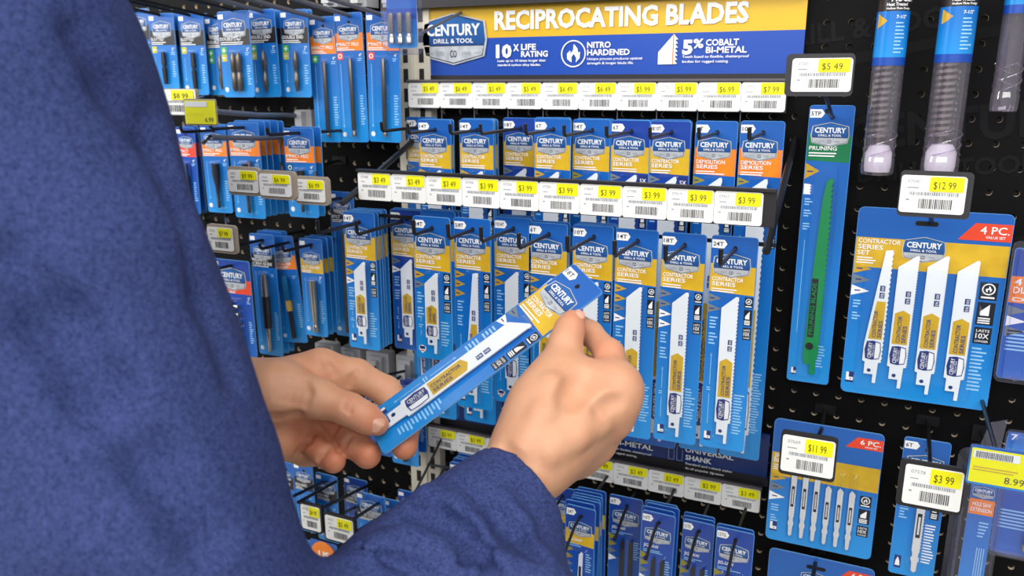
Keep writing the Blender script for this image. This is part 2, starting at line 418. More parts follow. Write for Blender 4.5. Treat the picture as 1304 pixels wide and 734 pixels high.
def contractor(w, h, tagtxt, band='gold', title=('CONTRACTOR', 'SERIES'), style='slant', arrows=('arrow_grey', 'arrow_grey'), cardm='card_blue', seed=1, icons=True, teeth=26, fivex=False, thin=False, shield=False, bw=.36):
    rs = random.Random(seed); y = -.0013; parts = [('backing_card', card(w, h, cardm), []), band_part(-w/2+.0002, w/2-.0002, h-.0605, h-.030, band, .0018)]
    m = MB(); header(m, w, h, tagtxt, band, .030, .0605, title[0], title[1], rs, parts=parts)
    zz = h-.0625
    for i, a in enumerate(arrows):
        m.poly([(-w/2+.0006, zz-.0105), (-w/2+.014, zz-.0055), (-w/2+.0006, zz-.0005)], y, a)
        m.rect(-w/2+.002, -w/2+.007, zz-.0062, zz-.005, y-.0002, 'ink_navy'); zz -= .0115
    lines(m, -w/2+.003, -w/2+.012, zz-.005, 4, .0036, 'pale_print', y, rs); lines(m, -w/2+.003, -w/2+.012, zz-.023, 4, .0036, 'pale_print', y, rs)
    za, zb = .028, max(.05, zz-.045)
    if zb > za+.02:
        ax = -w/2+.007; md = (za+zb)/2
        m.rect(ax-.0003, ax+.0003, za, md-.005, y, 'pale_print'); m.rect(ax-.0003, ax+.0003, md+.005, zb, y, 'pale_print')
        m.poly([(ax-.0012, za+.002), (ax, za-.001), (ax+.0012, za+.002)], y, 'pale_print'); m.poly([(ax-.0012, zb-.002), (ax+.0012, zb-.002), (ax, zb+.001)], y, 'pale_print')
        lines(m, ax-.003, ax+.003, md+.001, 2, .0026, 'pale_print', y, rs)
    if shield:
        m.poly([(-w/2+.003+p[0]*.009+.005, .011+p[1]*.011) for p in ((-.5, .3), (-.5, -.1), (0, -.5), (.5, -.1), (.5, .3), (0, .45))], y, 'white')
        m.rect(-w/2+.0045, -w/2+.0115, .011, .0145, y-.0002, 'logo_blue'); m.rect(-w/2+.0055, -w/2+.0105, .0085, .0097, y-.0002, 'red_orange')
    else: shank_icon(m, -w/2+.004, .008, .0075, y)
    lines(m, w/2-.0145, w/2-.003, h*.27, int(h*.2/.0034), .0034, 'pale_print', y, rs)
    if icons:
        zi = h-(.064 if h < .3 else .097)
        for kd, hh in (('flame', .0115), ('tooth', .0175), ('lasts', .0135)):
            if zi-hh > .05: ib = MB(); icon_box(ib, w/2-.0098, zi-hh, .0085, hh, y, kd); parts.append(('rating_icon', ib.mesh('rating_icon'), []))
            zi -= hh+.002
    if fivex: m.rect(w/2-.013, w/2-.001, h-.078, h-.064, y, 'ink_navy'); m.text('5X', w/2-.007, h-.073, .0045, 'white', y-.0002, 'C')
    # clear plastic outline of the blister crimp
    parts.append(('print', m.mesh('print'), []))
    parts.append(('maker_badge', ('badge', .038*w/.046, (-.0015, 0, h-.0315)), []))
    L = h-.064-.0085; bl = bladeparts(L, w*bw, style, teeth, 'blade_white')
    parts.append((bl[0], (bl[1], (w*.0 if not thin else .002, 0, .0085)), bl[2]))
    bs = blister(w*(bw+.1), .006, h-.062); parts.append((bs[0], bs[1], []))
    return parts
_badges = {}
def get_badge(w):
    k = round(w, 4)
    if k not in _badges: _badges[k] = badge(k)
    return _badges[k]
def spawn(parts, name, label, cat, loc, rot=(0, 0, 0), group=None):
    t = thing(name, label, cat, loc, rot, group)
    def put(p, par):
        nm, me, kids = p; off = None
        if isinstance(me, tuple):
            if me[0] == 'badge': off = me[2]; me = get_badge(me[1])
            else: me, off = me
        o = link(nm, me, par)
        if off: o.location = off
        for k in kids: put(k, o)
    for p in parts: put(p, t)
    return t
def place(parts, name, label, cat, px, pytop, h, Y, rz=0, ry=0, rx=0, group=None):
    q = at(px, pytop, Y)
    return spawn(parts, name, label, cat, (q.x, Y, q.z-h), (rx, ry, rz), group)
def plain_card(w, h, band=None, b0=.03, b1=.0605, cm='card_blue'):
    m = MB(); parts = [('backing_card', card(w, h, cm), [])]
    if band: parts.append(band_part(-w/2+.0002, w/2-.0002, h-b1, h-b0, band, .0018))
    return parts
def stack_behind(parts, n, name, label, cat, px, pytop, h, Y, dy, group, jit=1, rz=0):
    q = at(px, pytop, Y)
    for i in range(n):
        spawn(parts, name, (['second', 'third', 'fourth', 'fifth', 'sixth', 'seventh'][i]+' pack back '+label), cat, (q.x+random.uniform(-.0008, .0008)*jit, Y+dy*(i+1), q.z-h+random.uniform(.0, .0015)*jit), (0, random.uniform(-.008, .008)*jit, rz), group)

# ------------------------------------------------------------------ wire hooks
def hook(label, x, z, yb, yf, r=.0022, mt='wire_black', tip=.016, slope=0, plate=True, group=None, fwd=0, base=True):
    t = thing('wire_hook', label, 'hook', (x, yb, z), group=group)
    L = yb-yf; m = MB()
    m.tube([(0, 0, 0), (0, -L*.5, slope*L*.5), (0, -L+.003, slope*L-.0003), (0, -L, slope*L+.002), (0, -L-.0006, slope*L+tip*.5), (0, -L-.001, slope*L+tip)] if tip else [(0, 0, 0), (0, -L, slope*L)], r, mt)
    m.build('prong', t, True)
    if plate:
        m = MB(); m.box(-.009, .009, -.003, 0, -.012, .008, mt); m.build('back_plate', t)
    return t

# ------------------------------------------------------------------ price labels, rails, tags
_lab = {}
def label_mesh(w, h, price, seed=0):
    k = (round(w, 4), round(h, 4), price, seed)
    if k in _lab: return _lab[k]
    rs = random.Random(hash(price) % 1000 if False else sum(map(ord, price))+seed*13)
    m = MB(); m.prism(rrect(-w/2, w/2, 0, h, .0028), -.0006, 0, 'paper')
    y = -.0008
    m.text('0'+str(rs.randint(7000, 7999)), -w*.4, h*.8, h*.085, 'grey_ink', y, bold=0); lines(m, -w*.4, -w*.2, h*.66, 1, .002, 'grey_ink', y, rs)
    x = -w*.36
    while x < w*.38:
        q = rs.uniform(.008, .03)*w; m.rect(x, x+q, h*.47, h*.56, y, 'grey_ink'); x += q+rs.uniform(.008, .016)*w
    m.rect(-w*.4, -w*.35, h*.33, h*.37, y, 'grey_ink')
    x = -w*.2
    while x < w*.3:
        q = rs.choice((.008, .012, .02))*w; m.rect(x, x+q, h*.12, h*.38, y, 'bar_ink'); x += q+rs.choice((.008, .012, .016))*w
    pm = MB(); y2 = -.0009
    pm.prism(rrect(-w*.06, w*.46, h*.585, h*.975, .0012), y2-.0003, y2, 'price_yellow')
    pm.text('$'+price.replace('.', ' '), w*.0, h*.66, h*.19, 'price_ink', y2-.0005, w=w*.34, bold=0)
    _lab[k] = (m.mesh('price_label'), pm.mesh('price_patch')); return _lab[k]
def put_label(parent, loc, w, h, price, seed=0):
    a, b = label_mesh(w, h, price, seed)
    o = link('price_label', a, parent); o.location = loc; p = link('price_patch', b, o)
    return o
def rail(label, xl, yl, xr, yr, Y, hgt, prices, cat='price rail', arms=None):
    A, B = at(xl, yl, Y), at(xr, yr, Y); z1 = (A.z+B.z)/2; X0, X1 = A.x, B.x
    t = thing('price_rail', label, cat, ((X0+X1)/2, Y, z1-hgt)); hw = (X1-X0)/2
    m = MB(); m.box(-hw-.001, hw+(.012 if arms else .001), .0005, .006, -.001, hgt+.004, 'rail_black'); m.box(-hw-.001, hw+(.012 if arms else .001), -.003, .0005, hgt+.0012, hgt+.004, 'rail_trim' if not arms else 'rail_black'); m.build('channel', t)
    p = 2*hw/len(prices)
    for i, pr in enumerate(prices): put_label(t, (-hw+p*(i+.5), 0, 0), p*.992, hgt, pr, i)
    return t, X0, X1, z1

# big header sign
YB = -.014
a = at(525, 97, YB); b = at(1021, 92.5, YB); zb = (a.z+b.z)/2; ztop = at(547, 11, YB).z; X0, X1 = a.x, b.x
zs = at(820, 43, YB).z
sg = thing('header_sign', 'long gold and blue sign reading RECIPROCATING BLADES above the top price rail', 'sign', (X0, YB, zb))
Wd, Hh = X1-X0, ztop-zb; sp = zs-zb
m = MB(); m.box(0, Wd, 0, .004, 0, sp, 'sign_blue'); m.build('blue_panel', sg)
m = MB(); m.box(0, Wd, 0, .004, sp, Hh, 'sign_gold'); m.build('gold_panel', sg)
m = MB(); m.box(-.004, Wd+.002, -.001, .006, -.012, 0, 'rail_black'); m.box(-.004, 0, -.001, .006, 0, Hh, 'rail_black'); m.box(-.01, Wd+.002, -.012, .006, Hh, Hh+.03, 'rail_black'); m.build('frame', sg)
def sx(px, py): return at(px, py, YB).x-X0
def sz(px, py): return at(px, py, YB).z-zb
bw = sx(620, 50)-sx(536, 50)
o = link('maker_badge', badge(bw), sg); o.location = (sx(578, 50), 0, sz(578, 50))
m = MB(); y = -.0012
m.text('RECIPROCATING BLADES', sx(630, 37), sz(630, 37.5), sz(630, 16)-sz(630, 38), 'white', y, w=sx(953, 28)-sx(630, 37), bold=.035)
m.build('title_lettering', sg)
m = MB()
m.text('10', sx(632, 72), sz(632, 73), .0145, 'white', y, w=sx(652, 70)-sx(632, 70), bold=.05); m.text('X', sx(654, 65), sz(654, 65), .008, 'white', y, w=.008, bold=.03)
m.text('LIFE', sx(664, 62), sz(664, 63.5), .0068, 'white', y, w=sx(683, 62)-sx(664, 62), bold=.025); m.text('RATING', sx(664, 72), sz(664, 72.5), .0068, 'white', y, w=sx(698, 72)-sx(664, 72), bold=.025)
m.text('Lasts up to 10 times longer than', sx(634, 79), sz(634, 79), .0028, 'white', y, w=sx(695, 79)-sx(634, 79), bold=.02)
m.text('standard carbon alloy blades.', sx(634, 84), sz(634, 84.3), .0028, 'white', y, w=sx(689, 84)-sx(634, 84), bold=.02)
cx, cz = sx(730.5, 68), sz(730.5, 68.5); m.ring(cx, cz, .0148, .0162, y, 'white', 32); m.poly([(cx+p[0]*.021, cz+p[1]*.021) for p in FLAME], y, 'white')
m.text('NITRO', sx(748, 61), sz(748, 61), .0066, 'white', y, w=sx(778, 61)-sx(748, 61), bold=.025); m.text('HARDENED', sx(748, 70), sz(748, 70.5), .0066, 'white', y, w=sx(802, 70)-sx(748, 70), bold=.025)
m.text('Unique process produces optimal', sx(748, 76), sz(748, 76.5), .0028, 'white', y, w=sx(818, 76)-sx(748, 76)); m.text('strength & longer blade life.', sx(748, 81), sz(748, 82), .0028, 'white', y, w=sx(807, 81)-sx(748, 81))
x0, x1, z0 = sx(838, 80), sx(856, 80), sz(838, 82)
m.poly([(x0, z0), (x1, z0), (x1, z0+.033), (x0, z0+.014)], y, 'white'); m.rect(x1, x1+.0014, z0, z0+.034, y, 'orange')
pts = [(x1+.0014, z0)]
for i in range(7): pts += [(x1+.0062, z0+i*.0046+.0005), (x1+.0026, z0+i*.0046+.0045)]
m.poly(pts+[(x1+.0014, z0+.034)], y, 'white')
m.text('5', sx(869, 68), sz(869, 68.5), .0145, 'white', y, w=sx(882, 68)-sx(869, 68), bold=.05); m.text('%', sx(883, 60), sz(883, 61), .0095, 'white', y, w=sx(896, 60)-sx(883, 60), bold=.03)
m.text('COBALT', sx(899, 57), sz(899, 58), .0066, 'white', y, w=sx(941, 57)-sx(899, 57), bold=.025); m.text('BI-METAL', sx(899, 67), sz(899, 67.5), .0066, 'white', y, w=sx(951, 67)-sx(899, 67), bold=.025)
m.text('Teeth fused to flexible, shatterproof', sx(869, 74), sz(869, 74), .0028, 'white', y, w=sx(954, 74)-sx(869, 74)); m.text('bodies for rugged cutting.', sx(869, 80), sz(869, 80), .0028, 'white', y, w=sx(928, 80)-sx(869, 80))
m.build('claims_lettering', sg)

WP = .048
t, ra0, ra1, _ = rail('white price rail just under the gold and blue header sign', 519.5, 105.5, 1002.5, 104.5, -.03, .0325, ['5.49', '6.49', '5.49', '5.49', '6.49', '6.49', '5.99', '5.99', '6.99', '7.99'])
m = MB()
for i in range(1, 10):
    xx = (ra1-ra0)*(i/10-.5); m.tube([(xx, .004, .002), (xx, .004, -.035)], .0006, 'wire_grey', 5)
m.build('divider_wire', t)
Y2 = -.16
t2, rb0, rb1, zr2 = rail('white price rail on black arms jutting out in front of the upper saw blade row', 455.5, 219, 973, 246.5, Y2, .0335, ['3.49']*3+['3.99']*7, arms=True)
o2 = t2.location
zbar = at(936, 313, -.15).z
for a_, b_ in (((518, 172), (470, 262)), ((1004, 176), (969, 321))):
    A = at(*a_, -.002); Bz = at(*b_, -.19).z; X = (rb0-.004) if a_[0] < 600 else (rb1+.010)
    m = MB(); m.tube([Vector((X, -.002, A.z))-o2, Vector((X, -.19, Bz))-o2], .0038, 'wire_black', 6); m.build('arm', t2)
m = MB(); m.box(rb0-.004-o2.x, rb1+.012-o2.x, -.133-Y2, -.129-Y2, zbar-.002-o2.z, zbar+.002-o2.z, 'wire_black'); m.build('crossbar', t2)
t3, rc0, rc1, zr3 = rail('white price rail below the navy jigsaw sign', 545, 540.5, 969, 628, -.025, .0315, ['3.99', '3.99', '3.99', '2.99', '2.49', '2.49', '2.49', '2.49', '2.99', '3.49'])

# navy lower sign
YL = -.012
q0 = at(552, 530, YL); q1 = at(976, 612, YL); zq = (q0.z+q1.z)/2+.002
sg2 = thing('jigsaw_sign', 'navy jigsaw blade sign half hidden behind the middle saw blade row', 'sign', (q0.x, YL, zq))
Wd2 = q1.x-q0.x
m = MB(); m.box(0, Wd2, 0, .004, 0, .058, 'sign_navy'); m.build('navy_panel', sg2)
m = MB(); m.box(-.003, Wd2+.002, -.001, .006, -.012, 0, 'rail_black'); m.build('frame', sg2)
def ux(px, py): return at(px, py, YL).x-q0.x
def uz(px, py): return at(px, py, YL).z-zq
o = link('maker_badge', badge(.105), sg2); o.location = (ux(592, 505), 0, uz(600, 492))
m = MB()
cx, cz = ux(648, 531), uz(648, 531); m.ring(cx, cz, .0148, .0162, y, 'white', 32); m.poly([(cx+p[0]*.021, cz+p[1]*.021) for p in FLAME], y, 'white')
m.text('BI-METAL', ux(783, 565), uz(783, 565), .0068, 'white', y, w=ux(832, 569)-ux(783, 565), bold=.025)
m.text('Teeth fused to flexible, shatterproof', ux(762, 566), uz(785, 572), .0028, 'white', y, w=.075); m.text('bodies for rugged cutting.', ux(762, 572), uz(785, 577.5), .0028, 'white', y, w=.055)
m.text('UNIVERSAL', ux(873, 573), uz(873, 575), .0068, 'white', y, w=.062, bold=.025); m.text('SHANK', ux(873, 583), uz(873, 585), .0068, 'white', y, w=.034, bold=.025)
m.text('Standard and t-shank styles', ux(873, 589), uz(873, 591), .0028, 'white', y, w=.06); m.text('fit all popular jig-saws', ux(873, 594), uz(873, 597), .0028, 'white', y, w=.05)
for dx in (0, .011):
    x0, z0 = ux(851, 583)+dx, uz(851, 584)
    for a_, b_, c_, d_ in ((0, .008, 0, .0008), (0, .0008, 0, .022), (.0072, .008, 0, .016), (0, .006, .0212, .022)): m.rect(x0+a_, x0+b_, z0+c_, z0+d_, y, 'grey_ink')
m.build('claims_lettering', sg2)

# ------------------------------------------------------------------ upper row of long packs
def yfit(xl, xr, py, w):
    d0 = at(xr, py, 0).x-at(xl, py, 0).x
    return -(1-w/d0)
HL = at(913, 154, -.045).z-at(955, 586, -.045).z
def wide_label(tagt, band, row, extra=''):
    return f'{tagt} {band} {row}{extra}'
row1 = [ # xl, xr, top, tag, band, title, Y offset, stack, card, label
 (517, 557, 149, '14T', 'gold', 0, 'card_blue', 'long gold band saw blade pack tucked behind the leftmost upper pack', -.02, dict()),
 (532, 575, 152, '14T', 'gold', 1, 'card_blue', 'long gold band saw blade pack at the front left of the upper row', -.08, dict(arrows=('arrow_gold', 'arrow_gold'))),
 (584, 630, 152, '14T', 'gold', 3, 'card_blue', 'long gold band saw blade pack tagged 14T, second hook of the upper row', -.075, dict(arrows=('arrow_gold', 'arrow_gold'))),
 (644, 682, 150, '18T', 'gold', 0, 'card_navy', 'long gold band saw blade pack tagged 18T in the upper row', -.03, dict()),
 (681, 728, 151, '6T', 'gold', 1, 'card_blue', 'long gold band saw blade pack tagged 6T with blue top, upper row', -.06, dict(arrows=('arrow_gold', 'arrow_gold'))),
 (730, 778, 152, '14T', 'gold', 1, 'card_blue', 'long gold band pack tagged 14T in the middle of the upper row', -.05, dict(arrows=('arrow_olive', 'arrow_olive'))),
 (779, 829, 153, '6T', 'gold', 1, 'card_navy', 'long gold band pack tagged 6T with violet blue top and 5X patch', -.05, dict(fivex=True)),
 (830, 880, 154, '8/10T', 'gold', 2, 'card_navy', 'long gold band pack tagged 10T with violet blue top and 5X patch', -.05, dict(fivex=True)),
 (887, 940, 154, '6T', 'orange', 0, 'card_blue', 'long orange band demolition blade pack, left of the two', -.045, dict(arrows=('arrow_olive', 'arrow_olive'))),
 (946, 998, 154, '10T', 'orange', 0, 'card_blue', 'long orange band demolition blade pack at the right end of the upper row', -.045, dict(arrows=('arrow_olive', 'arrow_olive')))]
ORDW = ['first', 'second', 'third', 'fourth', 'fifth', 'sixth', 'seventh', 'eighth', 'ninth', 'tenth']
tips1 = [(489, 163), (532, 160), (578, 160), (624, 160), (673, 161), (723, 163), (778, 165), (831, 166), (890, 166), (950, 168)]
ztip1 = sum(at(x, y_, -.146).z for x, y_ in tips1)/10
xt0, xt1 = at(489, 163, -.146).x, at(950, 168, -.146).x
for i, (xl, xr, yt, tg, bd, nst, cm, lb, Y, kw) in enumerate(row1):
    tt = ('DEMOLITION', 'SERIES') if bd == 'orange' else ('CONTRACTOR', 'SERIES')
    pk = contractor(WP, HL, tg, bd, tt, cardm=cm, seed=i, teeth=46, bw=.42, **kw)
    xc = (xl+xr)/2
    po_ = place(pk, 'saw_blade_pack', lb, 'blade pack', xc, yt, HL, Y, group='long packs in the upper row').location
    hook('black wire hook, '+ORDW[i]+' from the left in the upper row', po_.x+.001, po_.z+HL-.0135, 0, -.146 if i else -.12, .0021, tip=.011, group='upper row hooks')
    if nst: stack_behind(plain_card(WP, HL, bd, cm=cm), nst, 'saw_blade_pack', 'in the stack on the '+ORDW[i]+' hook of the upper row', 'blade pack', xc, yt, HL, Y, .006, 'packs stacked behind upper row fronts')
# ------------------------------------------------------------------ middle row
row2 = [
 (438, 476, 270, 445, '14T', 'slant', 4, 'short gold saw blade pack tagged 14T at the left front of the middle row', dict(arrows=('arrow_gold', 'arrow_gold', 'white')), None),
 (498, 537, 267, 446, '18T', 'slant', 1, 'short gold saw blade pack tagged 18T half hidden by the 24T pack', dict(cardm='card_navy', arrows=('arrow_grey', 'white')), -.12),
 (524, 575, 276, 458, '24T', 'slant', 3, 'short gold saw blade pack tagged 24T, nearest on the left of the middle row', dict(shield=True, arrows=('arrow_gold', 'arrow_grey')), -.215),
 (578, 625, 278, 520, '5/8T', 'taper', 0, 'gold saw blade pack tagged 5/8T with a narrow tapered blade', dict(arrows=('arrow_gold', 'arrow_gold', 'arrow_gold')), None),
 (631, 676, 277, 514, '10/14T', 'slant', 2, 'gold saw blade pack tagged 10/14T behind the held pack', dict(shield=True, arrows=('arrow_gold', 'arrow_gold')), None),
 (674, 723, 284, 536, '6T', 'slant', 1, 'gold saw blade pack tagged 6T above the held pack in the middle row', dict(arrows=('arrow_gold', 'arrow_gold')), None),
 (731, 781, 287, 545, '10T', 'slant', 2, 'gold saw blade pack tagged 10T behind the right hand', dict(arrows=('arrow_gold', 'arrow_grey')), None),
 (785, 839, 292, 556, '14T', 'slant', 0, 'gold saw blade pack tagged 14T just right of the right hand', dict(arrows=('arrow_gold', 'arrow_gold', 'arrow_grey', 'white')), None),
 (844, 900, 297, 563, '18T', 'slant', 0, 'gold saw blade pack tagged 18T, second from the right in the middle row', dict(arrows=('arrow_grey', 'arrow_grey', 'white', 'white')), None),
 (907, 966, 301, 572, '24T', 'slant', 0, 'gold saw blade pack tagged 24T at the right end of the middle row', dict(arrows=('arrow_grey', 'arrow_grey')), None)]
for i, (xl, xr, yt, yb, tg, st, nst, lb, kw, Yf) in enumerate(row2):
    Y = Yf if Yf is not None else min(-.145, max(-.175, yfit(xl, xr, yt, WP)))
    xc = (xl+xr)/2; h = at(xc, yt, Y).z-at(xc-(xc-682)*.06, yb, Y).z
    pk = contractor(WP, h, tg, 'gold', style=st, seed=20+i, teeth=int(h*150), **kw)
    po_ = place(pk, 'saw_blade_pack', lb, 'blade pack', xc, yt, h, Y, group='packs in the middle row').location
    hook('black wire hook with upturned tip, '+ORDW[i]+' from the left in the middle row', po_.x+.001, po_.z+h-.0135, -.132, min(-.23, Y-.04), .0023, tip=.016, group='middle row hooks', plate=False)
    if nst: stack_behind(plain_card(WP, h, 'gold'), nst, 'saw_blade_pack', 'in the stack on the '+ORDW[i]+' hook of the middle row', 'blade pack', xc+(5 if i == 2 else 0), yt-(6 if i == 2 else 0), h, Y if i != 2 else -.15, .007, 'packs stacked behind middle row fronts')
tips2 = [(426.6, 288), (471, 291), (517.5, 294), (566, 300), (619, 303), (669, 308), (728, 314), (786, 320), (850, 327), (916, 330)]
zt2 = sum(at(x, y_, -.23).z for x, y_ in tips2)/10
u0, u1 = at(427, 288, -.23).x, at(916, 330, -.23).x
# ------------------------------------------------------------------ jigsaw row
def jigsaw(w, h, tagt, gold=False, seed=0, twin=True):
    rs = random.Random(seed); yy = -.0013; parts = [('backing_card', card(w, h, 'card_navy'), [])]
    if gold: parts.append(band_part(-w/2+.0002, w/2-.0002, h-.052, h-.032, 'gold', .0018))
    m = MB(); header(m, w, h, tagt, 'gold' if gold else None, .032, .052, None, None, rs, sub=0, parts=parts)
    m.text('JIG-SAW', -w/2+.004, h-.0485, .0042, 'white', yy-.0004, w=.019); lines(m, -w/2+.004, w/2-.012, h-.053, 2, .0024, 'pale_print', yy-.0004, rs)
    zz = h-.056
    for a in ('arrow_olive', 'arrow_olive', 'arrow_grey', 'white'):
        m.poly([(-w/2+.0006, zz-.010), (-w/2+.012, zz-.005), (-w/2+.0006, zz)], yy, a); zz -= .0105
    lines(m, w/2-.011, w/2-.003, h-.065, 8, .0034, 'pale_print', yy, rs)
    parts.append(('print', m.mesh('print'), [])); parts.append(('maker_badge', ('badge', .037*w/.046, (0, 0, h-.031)), []))
    xs = (-.003, .0085) if twin else (.003,)
    for xx in xs:
        b = MB(); L = h-.068; bw_ = .0062
        pts = [(-bw_/2, 0), (-bw_*.25, -.004), (bw_*.25, -.004), (bw_/2, 0), (bw_/2, .006), (bw_*.4, .009)]; z = .02
        pts.append((bw_/2, .02))
        n = int((L-.02)/.003)
        for k in range(n): pts += [(bw_/2-.0007, z+.0004), (bw_/2+.0003, z+.0025)]; z += .003
        pts += [(bw_/2-.002, L), (-bw_/2+.001, L-.004), (-bw_/2, .02), (-bw_*.4, .009), (-bw_/2, .006)]
        b.prism(pts, -.005, -.004, 'blade_black' if twin else 'blade_white')
        if not twin: b.rect(-bw_*.25, bw_*.25, L*.35, L*.7, -.0053, 'ink_black')
        parts.append(('jigsaw_blade', (b.mesh('jigsaw_blade'), (xx, 0, .008)), []))
    parts.append((*blister(w*.7, .006, h-.056)[:2], []))
    return parts
HJ = .135
jz = [(697, 733, 618, '14T', True, 0, -.06, 'gold band jigsaw blade pack half behind the right forearm', False),
      (719, 757, 643, '24T', True, 6, -.135, 'gold band jigsaw blade pack tagged 24T at the front of a thick stack', False),
      (777, 820, 631, '6T', False, 0, -.06, 'blue jigsaw blade pack tagged 6T right of the thick stack', True),
      (816, 859, 651, '10T', False, 3, -.11, 'blue jigsaw blade pack tagged 10T with two black blades', True),
      (868, 909, 662, '12TS', False, 2, -.09, 'blue jigsaw blade pack tagged 12TS, second from the right', True),
      (912, 961, 673, '12TG', False, 1, -.10, 'blue jigsaw blade pack tagged 12TG at the right end of its row', True),
      (571, 612, 589, '10T', False, 3, -.05, 'blue jigsaw blade pack tagged 10T above the sleeve beside the cream upright', True)]
for i, (xl, xr, yt, tg, gd, nst, Y, lb, tw) in enumerate(jz):
    xc = (xl+xr)/2; wj = max(.036, min(.046, at(xr, yt, Y).x-at(xl, yt, Y).x))
    place(jigsaw(wj, HJ, tg, gd, 50+i, tw), 'jigsaw_blade_pack', lb, 'blade pack', xc, yt+2, HJ, Y, group='jigsaw packs in the bottom row', ry=random.uniform(-.02, .02))
    if nst: stack_behind(plain_card(wj, HJ, 'gold' if gd else None, .032, .052, 'card_navy'), nst, 'jigsaw_blade_pack', 'in the jigsaw stack tagged '+tg+(' beside the cream upright' if xl < 600 else ' in the bottom row'), 'blade pack', xc, yt+2, HJ, Y, .008, 'jigsaw packs stacked behind fronts', 2)
    q = at(xc, yt+2, Y); t = thing('wire_hook', 'black wire hook through the '+tg+' jigsaw pack'+(' beside the cream upright' if xl < 600 else ' in the bottom row')+(' with single blade' if not tw else ''), 'hook', (q.x+.001, 0, q.z-.0135))
    m = MB(); m.tube([(0, 0, .004), (0, Y, 0), (0, Y-.02, -.004), (0, Y-.052, -.020), (0, Y-.054, -.019), (0, Y-.056, -.015)], .0019, 'wire_black'); m.build('prong', t, True)

